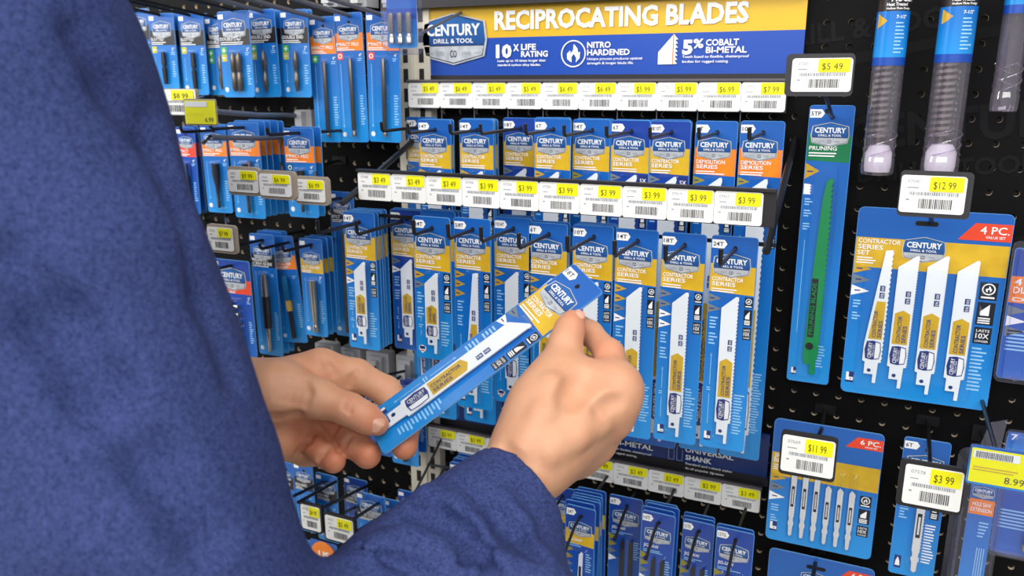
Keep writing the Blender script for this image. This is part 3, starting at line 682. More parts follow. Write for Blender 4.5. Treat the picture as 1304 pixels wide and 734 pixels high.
# ------------------------------------------------------------------ screwdriver bit packs (left bay)
def bit_pack(w, h, band, title, sym=None, bit='bit', cm='card_blue', seed=0, small=None, hb=(.026, .043)):
    rs = random.Random(seed); y = -.0013; parts = [('backing_card', card(w, h, cm), []), band_part(-w/2+.0002, w/2-.0002, h-hb[1], h-hb[0], band)]; m = MB()
    m.rect(-w/2+.001, -w/2+.010, h-.010, h-.004, y, 'white')
    tl = title.split('|')
    for k, s_ in enumerate(tl): m.text(s_, -w/2+.002, h-hb[1]+(.0085 if len(tl) > 1 else .0062)-.0055*k, .0042, 'white', y-.0003, w=min(w*.8, .0036*len(s_)))
    lines(m, -w/2+.002, w/2-.012, h-hb[1]+(.0006 if len(tl) > 1 else .0032), 1 if len(tl) > 1 else 2, .0024, 'white', y-.0003, rs)
    zz = h-hb[1]-.002
    for s_ in (sym or []):
        c, g = s_; m.rect(-w/2+.002, -w/2+.0115, zz-.0095, zz, y, c); cx, cz = -w/2+.0068, zz-.0048
        if g == '+': m.rect(cx-.003, cx+.003, cz-.0008, cz+.0008, y-.0002, 'white'); m.rect(cx-.0008, cx+.0008, cz-.003, cz+.003, y-.0003, 'white')
        elif g == 'o': m.ring(cx, cz, .002, .0033, y-.0002, 'white', 8)
        else: m.rect(cx-.003, cx+.003, cz-.0007, cz+.0007, y-.0002, 'white')
        zz -= .0098
    if small: m.text(small, w/2-.0085, h-hb[1]-.008, .004, 'white', y-.0002, w=.005)
    lines(m, w/2-.011, w/2-.003, h-hb[1]-.011, 2, .0025, 'pale_print', y, rs)
    ax = -w/2+.0065
    if zz > .05: m.rect(ax-.0003, ax+.0003, .022, zz-.005, y, 'pale_print'); m.poly([(ax-.0014, .023), (ax, .019), (ax+.0014, .023)], y, 'pale_print')
    m.poly([(ax+.0036*math.cos(math.pi/3*k), .0105+.0036*math.sin(math.pi/3*k)) for k in range(6)], y, 'white')
    lines(m, w/2-.010, w/2-.003, h*.36, int(h*.25/.0034), .0034, 'pale_print', y, rs)
    parts.append(('print', m.mesh('print'), [])); parts.append(('maker_badge', ('badge', w*.76, (0, 0, h-hb[0]+.0005)), []))
    b = MB(); Lz = h-hb[1]-.018; r = .0036; kids = []
    if bit == 'bit':      # slim hex power bit
        b.tube([(0, 0, 0), (0, 0, Lz*.12), (0, 0, Lz*.14), (0, 0, Lz*.18), (0, 0, Lz*.2), (0, 0, Lz*.7), (0, 0, Lz*.78), (0, 0, Lz)], [r, r, r*.72, r*.72, r*.9, r*.8, r*.6, r*.55], 'steel_dark', 6)
    elif bit == 'long': b.tube([(0, 0, 0), (0, 0, Lz*.06), (0, 0, Lz*.07), (0, 0, Lz*.09), (0, 0, Lz*.1), (0, 0, Lz*.97), (0, 0, Lz)], [r*.8, r*.8, r*.6, r*.6, r*.85, r*.75, r*.5], 'steel_bit', 6)
    elif bit == 'double': b.tube([(0, 0, 0), (0, 0, Lz*.08), (0, 0, Lz*.2), (0, 0, Lz*.4), (0, 0, Lz*.42), (0, 0, Lz*.56), (0, 0, Lz*.58), (0, 0, Lz*.8), (0, 0, Lz*.92), (0, 0, Lz)], [r*.4, r*.7, r, r, r*.75, r*.75, r, r, r*.7, r*.4], 'steel_bit', 8)
    elif bit == 'pair':
        for dx in (-.005, .005): b.tube([(dx, 0, 0), (dx, 0, Lz*.1), (dx, 0, Lz*.45), (dx, 0, Lz*.5), (dx, 0, Lz*.55), (dx, 0, Lz*.9), (dx, 0, Lz)], [r*.6, r, r, r*.7, r, r, r*.5], 'steel_bit', 8)
    elif bit == 'slot': b.tube([(0, 0, 0), (0, 0, Lz*.5), (0, 0, Lz*.52), (0, 0, Lz*.6), (0, 0, Lz*.62), (0, 0, Lz)], [r*.8, r, r*.7, r*.7, r, r*.8], 'steel_dark', 6)
    elif bit == 'socket': b.tube([(0, 0, 0), (0, 0, Lz*.16), (0, 0, Lz*.17), (0, 0, Lz*.5), (0, 0, Lz*.55), (0, 0, Lz*.7), (0, 0, Lz*.72), (0, 0, Lz)], [r*.6, r*.7, r*.6, r*.8, r, r*1.35, r*1.45, r*1.45], 'steel_dark', 10)
    elif bit == 'guide':
        b.tube([(0, 0, 0), (0, 0, Lz*.3), (0, 0, Lz*.31)], [r*.9, r*1.1, r*1.2], 'steel_bright', 10); b.tube([(0, 0, Lz*.31), (0, 0, Lz*.72)], r*1.7, 'steel_dark', 10); b.tube([(0, 0, Lz*.72), (0, 0, Lz*.9), (0, 0, Lz)], [r*1.5, r*1.5, r*1.1], 'steel_bright', 10)
    elif bit == 'driver':
        b.tube([(0, 0, 0), (0, 0, Lz*.45)], r*.95, 'steel_dark', 6); b.tube([(0, 0, Lz*.45), (0, 0, Lz*.62)], r*1.3, 'gold_ink', 10); b.tube([(0, 0, Lz*.62), (0, 0, Lz*.95), (0, 0, Lz)], [r*1.4, r*1.4, r], 'teal_steel', 10)
    elif bit == 'bright': b.tube([(0, 0, 0), (0, 0, Lz*.12), (0, 0, Lz*.14), (0, 0, Lz*.2), (0, 0, Lz*.22), (0, 0, Lz*.8), (0, 0, Lz)], [r*1.3, r*1.3, r, r, r*1.3, r*1.5, r*1.5], 'steel_bright', 10)
    elif bit == 'setters':
        b.box(-.012, -.004, -.004, .001, 0, Lz, 'blade_black')
        for k in range(6):
            z = Lz*(.04+.16*k); q = 1.35-.12*k
            b.tube([(-.004, -.001, z+.004), (.003, -.001, z+.004), (.0032, -.001, z+.004), (.009, -.001, z+.004)], [r*.7*q, r*.7*q, r*1.1*q, r*1.1*q], 'steel_bright', 10)
            b.tube([(-.012, -.001, z+.004), (-.019, -.001, z+.004)], r*q, 'steel_bright', 10)
    nm = {'setters': 'nut_setter_rail', 'guide': 'screw_guide', 'socket': 'nut_driver'}.get(bit, 'driver_bit')
    parts.append((nm, (b.mesh(nm, True), (.002, -.005, .008)), []))
    parts.append((*blister(w*.5, .005, h-hb[1]-.006, .0105)[:2], []))
    return parts
G, YL_, R_ = ('icon_green', '+'), ('icon_yellow', '-'), ('red_orange', 'o')
bits = [ # xl,xr,yt,yb, band,title,sym,bit,Y, small, label, stack, card
 (159, 188, 11, 113, 'black_band', 'SLOTTED', [YL_], 'slot', -.06, '2"', 'slotted bit pack at the far left end of the top left row', 0, 'card_blue'),
 (188, 220, 17, 114, 'black_band', 'SLOTTED', [YL_], 'slot', -.075, '2"', 'slotted bit pack with yellow square, second in the top left row', 1, 'card_blue'),
 (226, 258, 17, 121, 'black_band', 'SLOTTED', [YL_], 'slot', -.07, '2"', 'slotted bit pack with yellow square, third in the top left row', 1, 'card_blue'),
 (261, 294, 20, 121, 'black_band', 'DOUBLE END', [G, G], 'double', -.06, '2"', 'double end bit pack with two green squares, partly covered', 0, 'card_blue'),
 (277, 317, 14, 124, 'black_band', 'DOUBLE END', [G, YL_], 'pair', -.10, '2"', 'double end bit pack holding two bits, foremost of its row', 0, 'card_blue'),
 (316, 351, 12, 124, 'black_band', 'DOUBLE END', [G, YL_], 'double', -.07, '2"', 'double end bit pack with reddish black band, middle of three', 2, 'card_blue'),
 (356, 391, 12, 124, 'black_band', 'DOUBLE END', [G, YL_], 'double', -.06, '2"', 'double end bit pack right beside the orange impact packs', 1, 'card_blue'),
 (394, 428, 21, 181, 'orange', 'IMPACT PRO', [G], 'long', -.05, '4"', 'long orange impact bit pack with green cross square', 0, 'card_blue'),
 (427, 463, 16, 181, 'orange', 'IMPACT PRO', [R_], 'long', -.05, '4"', 'long orange impact bit pack with red square, middle of three', 0, 'card_blue'),
 (464, 506, 15, 181, 'orange', 'IMPACT PRO', [R_], 'long', -.05, '4"', 'long orange impact bit pack next to the cream upright', 0, 'card_blue'),
 (222, 246, 162, 272, 'red_orange', 'IMPACT', None, 'bit', -.06, '4"', 'red orange band bit pack beside the shirt shoulder', 1, 'card_navy'),
 (256, 288, 159, 271, 'orange', 'IMPACT PRO', None, 'socket', -.10, '4"', 'orange impact nut driver pack left of the three price tags', 1, 'card_blue'),
 (291, 330, 156, 278, 'orange', 'IMPACT PRO', None, 'socket', -.14, '4"', 'orange impact nut driver pack behind the first taupe price tag', 4, 'card_blue'),
 (362, 400, 163, 277, 'orange', 'IMPACT PRO', [('teal_steel', 'o')], 'socket', -.14, '4"', 'orange impact pack above the rightmost taupe price tag', 1, 'card_blue'),
 (272, 318, 331, 452, 'red_orange', 'HEX|NUTSETTERS', None, 'setters', -.13, '2"', 'nutsetter pack with red band and a rail of steel sockets', 0, 'card_navy'),
 (319, 350, 298, 452, 'black_band', 'MAGNETIC|SCREW GUIDE', None, 'guide', -.09, None, 'magnetic screw guide pack with black band', 2, 'card_blue'),
 (351, 384, 301, 436, 'orange', 'BIT HOLDER', None, 'driver', -.08, None, 'orange band bit holder pack hanging askew', 0, 'card_blue'),
 (382, 411, 304, 428, 'gold', 'NUT DRIVER', None, 'bright', -.10, '2"', 'gold band nut driver pack with bright steel shaft', 2, 'card_blue'),
 (419, 449, 244, 428, 'black_band', 'BOLT', None, 'long', -.05, None, 'tall dark topped bit pack squeezed left of the 14T stack', 0, 'card_blue'),
]
for i, (xl, xr, yt, yb, bd, ti, sy, bt, Y, sm, lb, nst, cm) in enumerate(bits):
    w = at(xr, yt, Y).x-at(xl, yt, Y).x; xc = (xl+xr)/2
    h = at(xc, yt, Y).z-at(xc+(682-xc)*.03, yb, Y).z
    hb = (.0235, .0445)
    if bt == 'long' and bd == 'orange': hb = (.026, .049)
    if yt > 290: hb = (.029, .0495)
    pk = bit_pack(w, h, bd, ti, sy, bt, cm, 100+i, sm, hb)
    place(pk, 'driver_bit_pack', lb, 'bit pack', xc, yt, h, Y, ry=(-.10 if i == 16 else random.uniform(-.02, .02)), group='bit packs in the left bay')
    if nst: stack_behind(plain_card(w, h, bd, hb[0], hb[1], cm), nst, 'driver_bit_pack', 'behind the '+' '.join(lb.split()[:9]), 'bit pack', xc, yt, h, Y, .012, 'bit packs stacked in the left bay', 1.5)
    if i not in (10,):
        q = at(xc, yt+9, Y); grey = i in (5, 6, 7, 8, 9)
        hook('wire hook holding the '+' '.join(lb.split()[:11]), q.x+.001, q.z, 0, Y-(.20 if i < 10 else .06), .003 if grey else .0022, mt='wire_grey' if grey else 'wire_black', tip=0.008, slope=.10 if i < 10 else .02, plate=False)

# ------------------------------------------------------------------ hanging price tags
def price_tag(label, px0, py0, px1, py1, w, price, plate='tag_black', ml=.006, mt=.004, hook_to=None, ht=.032, mr=.0015, Y=None, rz=0, seed=0, hmt='wire_black', hr=.0022):
    # px0..px1: label paper left/right at its mid height; paper width w
    Y = yfit(px0, px1, (py0+py1)/2, w) if Y is None else Y
    A, B = at(px0, (py0+py1)/2, Y), at(px1, (py0+py1)/2, Y); xc = (A.x+B.x)/2; w = B.x-A.x
    zt, zb_ = at((px0+px1)/2, py0, Y).z, at((px0+px1)/2, py1, Y).z; ht = zt-zb_
    t = thing('price_tag', label, 'price tag', (xc, Y, zb_-mt), (0, 0, rz))
    m = MB(); m.prism(rrect(-w/2-ml, w/2+mr, 0, ht+2*mt, .004), .0003, .004, plate); m.build('holder', t)
    put_label(t, (0, 0, mt), w, ht, price, seed)
    if hook_to:
        q = at(*hook_to); m = MB(); o = Vector((xc, Y, zb_-mt)); P = [Vector((q.x, 0, q.z+.004))-o, q-o, (q-o)*.3+Vector((0, .012, ht*.4))*.7, Vector((0, .004, ht*.5))]
        m.tube(P, hr, hmt); m.build('hook_wire', t, True)
        m = MB(); b0 = P[0]; m.box(b0.x-.012, b0.x+.012, b0.y-.003, b0.y, b0.z-.006, b0.z+.006, hmt); m.build('back_plate', t)
    return t
price_tag('price tag reading $5.49 on a dark grey holder over the pruning blade pack', 1008, 74, 1085, 117, .052, '5.49', hook_to=(1060, 150, -.03), ml=.0055)
price_tag('price tag reading $12.99 on a dark grey holder over the four piece blade set', 1146, 224, 1230, 272, .053, '12.99', hook_to=(1186, 283, -.05), ml=.001, mr=.005)
price_tag('price tag reading $11.99 on a black holder over the six piece set', 995, 558, 1063, 605, .05, '11.99', hook_to=(1046, 548, -.06), ml=.002, mr=.002, plate='rail_black')
price_tag('price tag reading $3.99 on a black holder over the 6T shank pack', 1150, 596, 1226, 647, .051, '3.99', hook_to=(1183, 560, -.05), ml=.005, plate='rail_black')
for i, (a, b, c, d, lb, pr) in enumerate(((291, 215, 329, 246, 'taupe framed price tag, first of three under the impact packs', '9.99'), (331, 220, 371, 251, 'taupe framed price tag, middle of three under the impact packs', '6.99'), (376, 227, 414, 258, 'taupe framed price tag, rightmost of three beside the black pegboard', '6.99'),
        (248, 290, 263, 318, 'taupe framed price tag half hidden by the shirt above the nutsetters', '7.99'), (265, 288, 297, 320, 'taupe framed price tag fully showing above the nutsetter pack', '7.99'))):
    q = (((a+b)/2), 0)
    price_tag(lb, a, b+2, c, d-1, .036, pr, plate='tag_taupe', ml=.001, mr=.004 if i else .001, mt=.003, seed=i, hook_to=((a+c)/2+6, (b+d)/2-30, -.06))
for i, (a, b, c, d, lb, pr) in enumerate(((384, 645, 408, 675, 'black framed price tag cut off by the shirt under the left hand', '4.99'), (415, 660, 450, 690, 'black framed price tag in the gap between arm and sleeve', '5.49'))):
    price_tag(lb, a, b, c, d, .042, pr, plate='rail_black', ml=.0025, mr=.0025, mt=.003, seed=i, Y=-.23)
def yellow_tag(label, x0, y0, x1, y1, Y, price, rz=0, flip=False):
    A, B = at(x0, (y0+y1)/2, Y), at(x1, (y0+y1)/2, Y); zt, zb_ = at((x0+x1)/2, y0, Y).z, at((x0+x1)/2, y1, Y).z; w = B.x-A.x; h = zt-zb_
    t = thing('price_tag', label, 'price tag', ((A.x+B.x)/2, Y, zb_), (0, 0, rz))
    m = MB(); m.prism(rrect(-w/2, w/2, 0, h, .002), 0, .002, 'card_blue' if flip else 'tag_taupe'); m.build('holder', t)
    m = MB(); m.prism(rrect(-w*.47, w*.49, h*.06, h*.94, .001), -.0008, 0, 'price_yellow'); m.rect(-w*.44, w*(.25 if not flip else .3), h*.7, h*.9, -.0011, 'paper')
    rs = random.Random(4); x = -w*.4
    while x < w*.2 and flip: q = rs.choice((.008, .014))*w; m.rect(x, x+q, h*.72, h*.88, -.0014, 'bar_ink'); x += q*1.9
    m.text(price, w*.42, h*.14, h*.17, 'bar_ink', -.0011, 'R', bold=0); lines(m, -w*.42, w*.42, h*.45, 2, h*.07, 'gold_ink' if flip else 'price_yellow', -.001, rs)
    m.build('price_label', t)
    m = MB(); m.box(-w*.505, w*.505, -.003, -.0022, -.001, h+.003, 'tag_sleeve'); m.build('clear_sleeve', t)
    if flip: m = MB(); m.tube([(0, .002, h*.6), (0, -Y-.002, h*.6)], .0022, 'wire_black'); m.build('hook_wire', t)
    return t
yellow_tag('bright yellow price tag reading 6.99 at the upper left', 235, 126, 275, 160, -.33, '6.99')
price_tag('white and yellow price tag behind the yellow 6.99 tag, beside the shoulder', 196, 114, 250, 146, .055, '8.99', plate='tag_taupe', ml=.001, mr=.001, mt=.001, hook_to=(262, 122, -.04), hmt='wire_grey', Y=-.27)
yellow_tag('yellow and blue shelf tag reading 8.99 at the right edge', 1232, 572, 1314, 622, -.21, '8.99', flip=True, rz=0)

# ------------------------------------------------------------------ right bay packs
def pruning(w, h):
    rs = random.Random(9); y = -.0013; parts = [('backing_card', card(w, h, 'card_blue'), []), band_part(-w/2+.0002, w/2-.0002, h-.060, h-.031, 'green', .0018)]; m = MB()
    header(m, w, h, '5TP', 'green', .031, .060, 'PRUNING', None, rs, sub=0, parts=parts); lines(m, -w/2+.003, w/2-.006, h-.0525, 2, .003, 'white', y-.0004, rs)
    m.poly([(-w/2+.0006, h-.081), (-w/2+.016, h-.0715), (-w/2+.0006, h-.063)], y, 'arrow_gold'); m.rect(-w/2+.003, -w/2+.009, h-.073, h-.0715, y-.0002, 'ink_navy')
    pts = [(-w/2+.001, h-.098), (-w/2+.008, h-.098)]
    for i in range(4): pts += [(-w/2+.009, h-.097+i*.003), (-w/2+.007, h-.0955+i*.003)]
    m.poly(pts+[(-w/2+.001, h-.086)], y, 'white')
    for k in (.104, .117, .132): lines(m, -w/2+.003, -w/2+.012, h-k, 3, .003, 'pale_print', y, rs)
    m.rect(-w/2+.0065, -w/2+.007, .06, h-.15, y, 'pale_print'); shank_icon(m, -w/2+.004, .008, .006, y); lines(m, w/2-.016, w/2-.006, .045, 8, .0035, 'pale_print', y, rs)
    parts.append(('print', m.mesh('print'), [])); parts.append(('maker_badge', ('badge', .04, (0, 0, h-.0315)), []))
    b = MB(); L = h-.09; tw = .016; pts = [(-.006, .012), (.0, .012), (.0, 0), (.006, 0), (.006, .018), (.008, .02)]
    z = .022; n = 34; d = (L-.026)/n
    def xr(z): q = z/L; return .008-.003*q+.012*math.sin(q*2.2)*.18
    for i in range(n): pts += [(xr(z)-.0014, z+.1*d), (xr(z)+.001, z+.85*d)]; z += d
    pts += [(xr(L)-.001, L), (xr(L)-.006, L-.004), (-.002, L-.022), (-.005, L*.6), (-.008, .03), (-.008, .018)]
    b.prism(pts, -.0052, -.004, 'blade_green')
    k = MB(); k.rect(-.0055, .0015, .045, .115, -.0054, 'blade_black'); k.text('PRUNING BLADE', .0, .048, .0045, 'blade_green', -.0057, w=.062, rot=math.pi/2, bold=.01); k.disc(-.002, .034, .0045, -.0054, 'blade_black')
    parts.append(('pruning_blade', (b.mesh('pruning_blade'), (.001, 0, .012)), [('blade_lettering', k.mesh('blade_lettering'), [])]))
    parts.append((*blister(w*.62, .006, h-.064)[:2], []))
    return parts
Yp = -.03; hp = at(1060, 134, Yp).z-at(1037, 488, Yp).z
place(pruning(WP*.97, hp), 'pruning_blade_pack', 'tall green band pruning blade pack with a green saw blade', 'blade pack', 1060.5, 134, hp, Yp)
hook('black hook under the $5.49 tag holding the pruning blade pack', at(1060, 150, Yp).x, at(1060, 150, Yp).z-.002, 0, -.12, .0024, tip=0, slope=.1)

def set_card(w, h, n, big, pc, title, seed, band):
    rs = random.Random(seed); y = -.0013; parts = []
    m = MB(); m.prism(rrect(-w/2, w/2, 0, h, .006), -.0012, 0, 'card_blue', 'card_edge'); border(m, w, h, .006); sw = .022
    m.poly(rrect(-w*.04-sw/2, -w*.04+sw/2, h-.017, h-.012, .0022), -.0014, 'peg_back'); parts.append(('backing_card', m.mesh('backing_card'), []))
    parts.append(band_part(-w/2+.0003, w/2-.0003, h*(1-band[1]), h*(1-band[0]), 'gold'))
    m = MB()
    m.poly([(w/2-.05*w/.15, h*.865), (w/2-.0004, h*.865), (w/2-.0004, h*.95), (w/2-.035*w/.15, h*.95)], y-.0002, 'red_orange')
    m.text(pc+' PC.', w/2-.003, h*.9, h*.035, 'white', y-.0005, 'R', w=w*.18); m.text('VALUE SET', w/2-.006, h*.878, h*.012, 'white', y-.0005, 'R')
    for k, s_ in enumerate(title): m.text(s_, -w/2+.003, h*(1-band[0])-.0062-k*.0066, .0048, 'white', y-.0004, w=.0042*len(s_))
    lines(m, -w/2+.003, -w/2+.027, h*(1-band[0])-.0064*len(title)-.004, 3, .0028, 'white', y-.0004, rs)
    zz = h*(1-band[1])+.004
    for a in ('arrow_gold', 'arrow_grey', 'white'):
        m.poly([(-w/2+.0008, zz-.012), (-w/2+.019, zz-.006), (-w/2+.0008, zz)], y-.0002, a); m.rect(-w/2+.004, -w/2+.01, zz-.0066, zz-.0052, y-.0004, 'ink_navy'); zz -= .0125
    lines(m, -w/2+.004, -w/2+.013, zz-.006, 3, .0034, 'pale_print', y, rs); lines(m, -w/2+.004, -w/2+.013, zz-.02, 3, .0034, 'pale_print', y, rs)
    shank_icon(m, -w/2+.004, .012, .0085, y)
    zi = h*(1-band[1])-.006; s_ = .0165 if big else .0125
    for kd, hh in (('flame', s_*1.15), ('tooth', s_*1.5), ('lasts', s_*1.1)):
        if zi-hh > .02: ib = MB(); icon_box(ib, w/2-.006-s_, zi-hh, s_, hh, y, kd); parts.append(('rating_icon', ib.mesh('rating_icon'), []))
        zi -= hh+.0025
    if big: lines(m, w/2-.022, w/2-.008, zi-.004, int((zi-.02)/.0042), .0042, 'pale_print', y, rs)
    parts.append(('print', m.mesh('print'), [])); parts.append(('maker_badge', ('badge', .042 if big else .034, (-w*.04, 0, h*.80 if big else h*.8)), []))
    return parts
Y4 = -.045
w4 = at(1290, 275, Y4).x-at(1091, 263, Y4).x; h4 = at(1190, 268, Y4).z-at(1160, 510, Y4).z
pt = set_card(w4, h4, 4, True, '4', ('CONTRACTOR', 'SERIES', 'SET'), 3, (.155, .31))
for k, (fx, st, te, L) in enumerate(((.2, 'taper', 24, .152), (.375, 'slant', 40, .15), (.565, 'slant', 60, .155), (.76, 'slant', 70, .155))):
    bl = bladeparts(L, .0195, st, te); pt.append(('blade', (bl[1], ((fx-.5)*w4, 0, h4*(.075-.012*k))), bl[2]))
pt.append((*blister(w4*.8, .006, h4*.72, .007, x=-.003)[:2], []))
q = at(1190.5, 268, Y4); spawn(pt, 'saw_blade_set', 'large four piece saw blade set with four white blades on a blue card', 'blade set', (q.x, Y4, q.z-h4))
Y6 = -.055
w6 = at(1126, 550, Y6).x-at(985, 536, Y6).x; h6 = at(1055, 542, Y6).z-at(1044, 699, Y6).z
pt = set_card(w6, h6, 6, False, '6', ('JIG SAW', 'BLADE SET'), 5, (.27, .46))
def tblade(L, w=.0062):
    b = MB(); pts = [(-w*.3, 0), (0, -.002), (w*.3, 0), (w*.36, .012), (w*.5, .013), (w*.5, .017), (w*.36, .018), (w*.36, .022), (w/2, .026)]; z = .027; n = 16; d = (L-.034)/n
    for i in range(n): pts += [(w/2-.0007, z+.1*d), (w/2+.0003, z+.85*d)]; z += d
    pts += [(w/2, L-.004), (-w*.1, L), (-w/2, L-.004), (-w/2, .026), (-w*.36, .022), (-w*.36, .018), (-w*.5, .017), (-w*.5, .013), (-w*.36, .012)]
    b.prism(pts, -.0052, -.004, 'blade_bare'); b.rect(-w*.3, w*.25, L*.42, L*.72, -.0055, 'ink_black'); b.rect(-w*.15, w*.1, L*.46, L*.68, -.0058, 'blade_bare')
    return b.mesh('jigsaw_blade')
for k in range(6): pt.append(('jigsaw_blade', (tblade(h6*(.56 if k < 3 else .47)), ((.235+.108*k-.5)*w6, 0, h6*(.085-.004*k))), []))
for k in range(6): pt.append((*blister(.0105, h6*(.05-.004*k), h6*.66, .006, x=(.235+.108*k-.5)*w6)[:2], []))
q = at(1055.5, 542.5, Y6); spawn(pt, 'jigsaw_blade_set', 'six piece jigsaw blade set behind the $11.99 tag', 'blade set', (q.x, Y6, q.z-h6))
q = at(1046, 711, Y6); pt2 = set_card(w6, h6, 6, False, '6', ('JIG SAW', 'BLADE SET'), 6, (.27, .46))
spawn(pt2, 'jigsaw_blade_set', 'jigsaw blade set card just entering at the bottom edge under the six piece set', 'blade set', (q.x, Y6, q.z-h6))
hook('black hook holding the lower jigsaw set at the bottom edge', at(1038, 722, Y6).x, at(1038, 722, Y6).z, 0, -.11, .0024, tip=0, slope=.1)
# t-shank pack
Yt = -.05
ht_ = at(1182, 560, Yt).z-at(1165, 735, Yt).z
def tshank(w, h):
    rs = random.Random(2); y = -.0013; parts = [('backing_card', card(w, h, 'card_blue'), []), band_part(-w/2+.0002, w/2-.0002, h-.06, h-.03, 'gold', .0018)]; m = MB()
    header(m, w, h, '6T', 'gold', .03, .06, None, None, rs, sub=0, parts=parts); icon_box(m, w/2-.012, h-.095, .009, .022, y, 'tooth')
    lines(m, -w/2+.004, -w/2+.013, h-.085, 5, .0036, 'pale_print', y, rs); lines(m, w/2-.015, w/2-.003, h-.104, 14, .0036, 'white', y, rs)
    m.poly([(-w/2+.005, .008), (-w/2+.012, .008), (-w/2+.012, .024), (-w/2+.005, .024)], y, 'ink_navy'); m.poly([(-w/2+.006, .011), (-w/2+.011, .011), (-w/2+.0105, .017), (-w/2+.0085, .0225), (-w/2+.0065, .017)], y-.0002, 'white')
    parts += [('print', m.mesh('print'), []), ('maker_badge', ('badge', .039, (0, 0, h-.0315)), []), ('jigsaw_blade', (tblade(h-.07, .0085), (.002, 0, .01)), []), (*blister(.018, .006, h-.06, .006, x=.002)[:2], [])]
    return parts
place(tshank(.047, ht_), 'jigsaw_blade_pack', 'narrow shank blade pack tagged 6T behind the $3.99 tag', 'blade pack', 1182, 560, ht_, Yt)
# auger bit tubes
def auger_tube(label, xt, xb, yb, r, Y, zl, cap=True, auger=True, lab_top=True):
    T = at(xt, -40, Y); B = at(xb, yb, Y); L = T.z-B.z; t = thing('auger_bit_tube', label, 'bit tube', (B.x, Y, B.z))
    def lathe(prof, mt, n=28):
        m = MB(); m.tube([(0, 0, z) for _, z in prof], [q for q, _ in prof], mt, n, cap=False); return m
    pr = [(r*.98, 0), (r*1.06, .003), (r*1.06, .016), (r, .018), (r, .02)]
    lathe(pr+[(r, .045), (r, L)], 'tube_plastic').build('tube', t, True)
    m = MB(); 
    for k in range(3):
        m.tube([(r*1.03*math.cos(a*.2+k*2.1), r*1.03*math.sin(a*.2+k*2.1), .02+.026*a/26) for a in range(27)], .0007, 'tube_plastic', 5)
    m.build('thread', t, True)
    if cap: lathe([(.0005, .002), (r*.8, .003), (r*.86, .008), (r*.86, .022), (r*.6, .03), (.0005, .032)], 'cap_white').build('end_plug', t, True)
    if auger:
        ra = r*.66; m = MB(); n = 26; turns = int((L-.05)/.0062); N = turns*12; vs = []; fs = []
        cx = -r*.2
        m.tube([(cx, 0, .03), (cx, 0, L)], ra*.34, 'steel_bit', 8)
        for i in range(N+1):
            a = i*2*math.pi/12; z = .034+.0062*a/(2*math.pi)
            vs += [(cx+ra*.2*math.cos(a), ra*.2*math.sin(a), z), (cx+ra*math.cos(a), ra*math.sin(a), z), (cx+ra*math.cos(a), ra*math.sin(a), z+.003), (cx+ra*.2*math.cos(a), ra*.2*math.sin(a), z+.003)]
        for i in range(N):
            for j in range(4): fs.append((i*4+j, i*4+(j+1) % 4, i*4+4+(j+1) % 4, i*4+4+j))
        m.add(vs, fs, 'steel_bright'); m.build('auger_bit', t, True)
    m = MB(); r2 = r*1.012
    for z0, z1, mt_ in ((zl, zl+.008, 'sign_blue'), (zl+.008, zl+.052, 'card_blue'), (zl+.052, L, 'black_band')): m.tube([(0, 0, z0), (0, 0, z1)], r2, mt_, 28, cap=False)
    lb = m.build('paper_sleeve', t, True)
    m = MB(); rs = random.Random(3)
    def arc(st, z, h, mt_, a0, wmax):
        v, f = text_mesh(st, .02)
        if not len(v): return
        k = h/.7; tw = v[:, 0].max()*k; kx = k*min(1, wmax/tw)
        out = []
        for a, b in v: th = a0+a*kx/r2; out.append(((r2+.0003)*math.sin(th), -(r2+.0003)*math.cos(th), z+b*k))
        m.add(out, f, mt_)
    if auger:
        arc('AUGER', zl+.061, .006, 'white', -.2, .024); arc('Heat Treated', zl+.0568, .003, 'white', -.45, .02); arc('Hollow Flute Design', zl+.0535, .002, 'white', -.45, .03)
        arc('7-1/2"', zl+.045, .003, 'white', .2, .01)
        for q in range(9):
            a0 = .2; a1 = a0+rs.uniform(.4, .75); z = zl+.040-q*.0035
            m.add([((r2+.0003)*math.sin(a), -(r2+.0003)*math.cos(a), zz) for a, zz in ((a0, z), ((a0+a1)/2, z), (a1, z), (a1, z+.0014), ((a0+a1)/2, z+.0014), (a0, z+.0014))], [tuple(range(6))], 'pale_print')
        aa = [(-.9, zl+.036), (-.25, zl+.042), (-.9, zl+.05)]
        m.add([((r2+.0003)*math.sin(a), -(r2+.0003)*math.cos(a), z) for a, z in ((-1, zl+.036), (-.7, zl+.038), (-.3, zl+.043), (-.7, zl+.047), (-1, zl+.05))], [tuple(range(5))], 'arrow_gold')
        m.build('sleeve_lettering', lb)
    return t
Ya = -.06
zt1 = at(1108, 84, Ya).z-at(1116, 222, Ya).z
auger_tube('clear auger bit tube with white plug, left of the two by the pegboard edge', 1144, 1116, 222, .0152, Ya, zt1)
auger_tube('clear auger bit tube with white plug above the $12.99 tag', 1219, 1195, 222, .0165, Ya, at(1205, 80, Ya).z-at(1195, 222, Ya).z)
auger_tube('empty clear tube end hanging at the top right corner', 1300, 1277, 142, .0118, -.05, at(1290, 18, -.05).z-at(1277, 142, -.05).z, cap=False, auger=False)
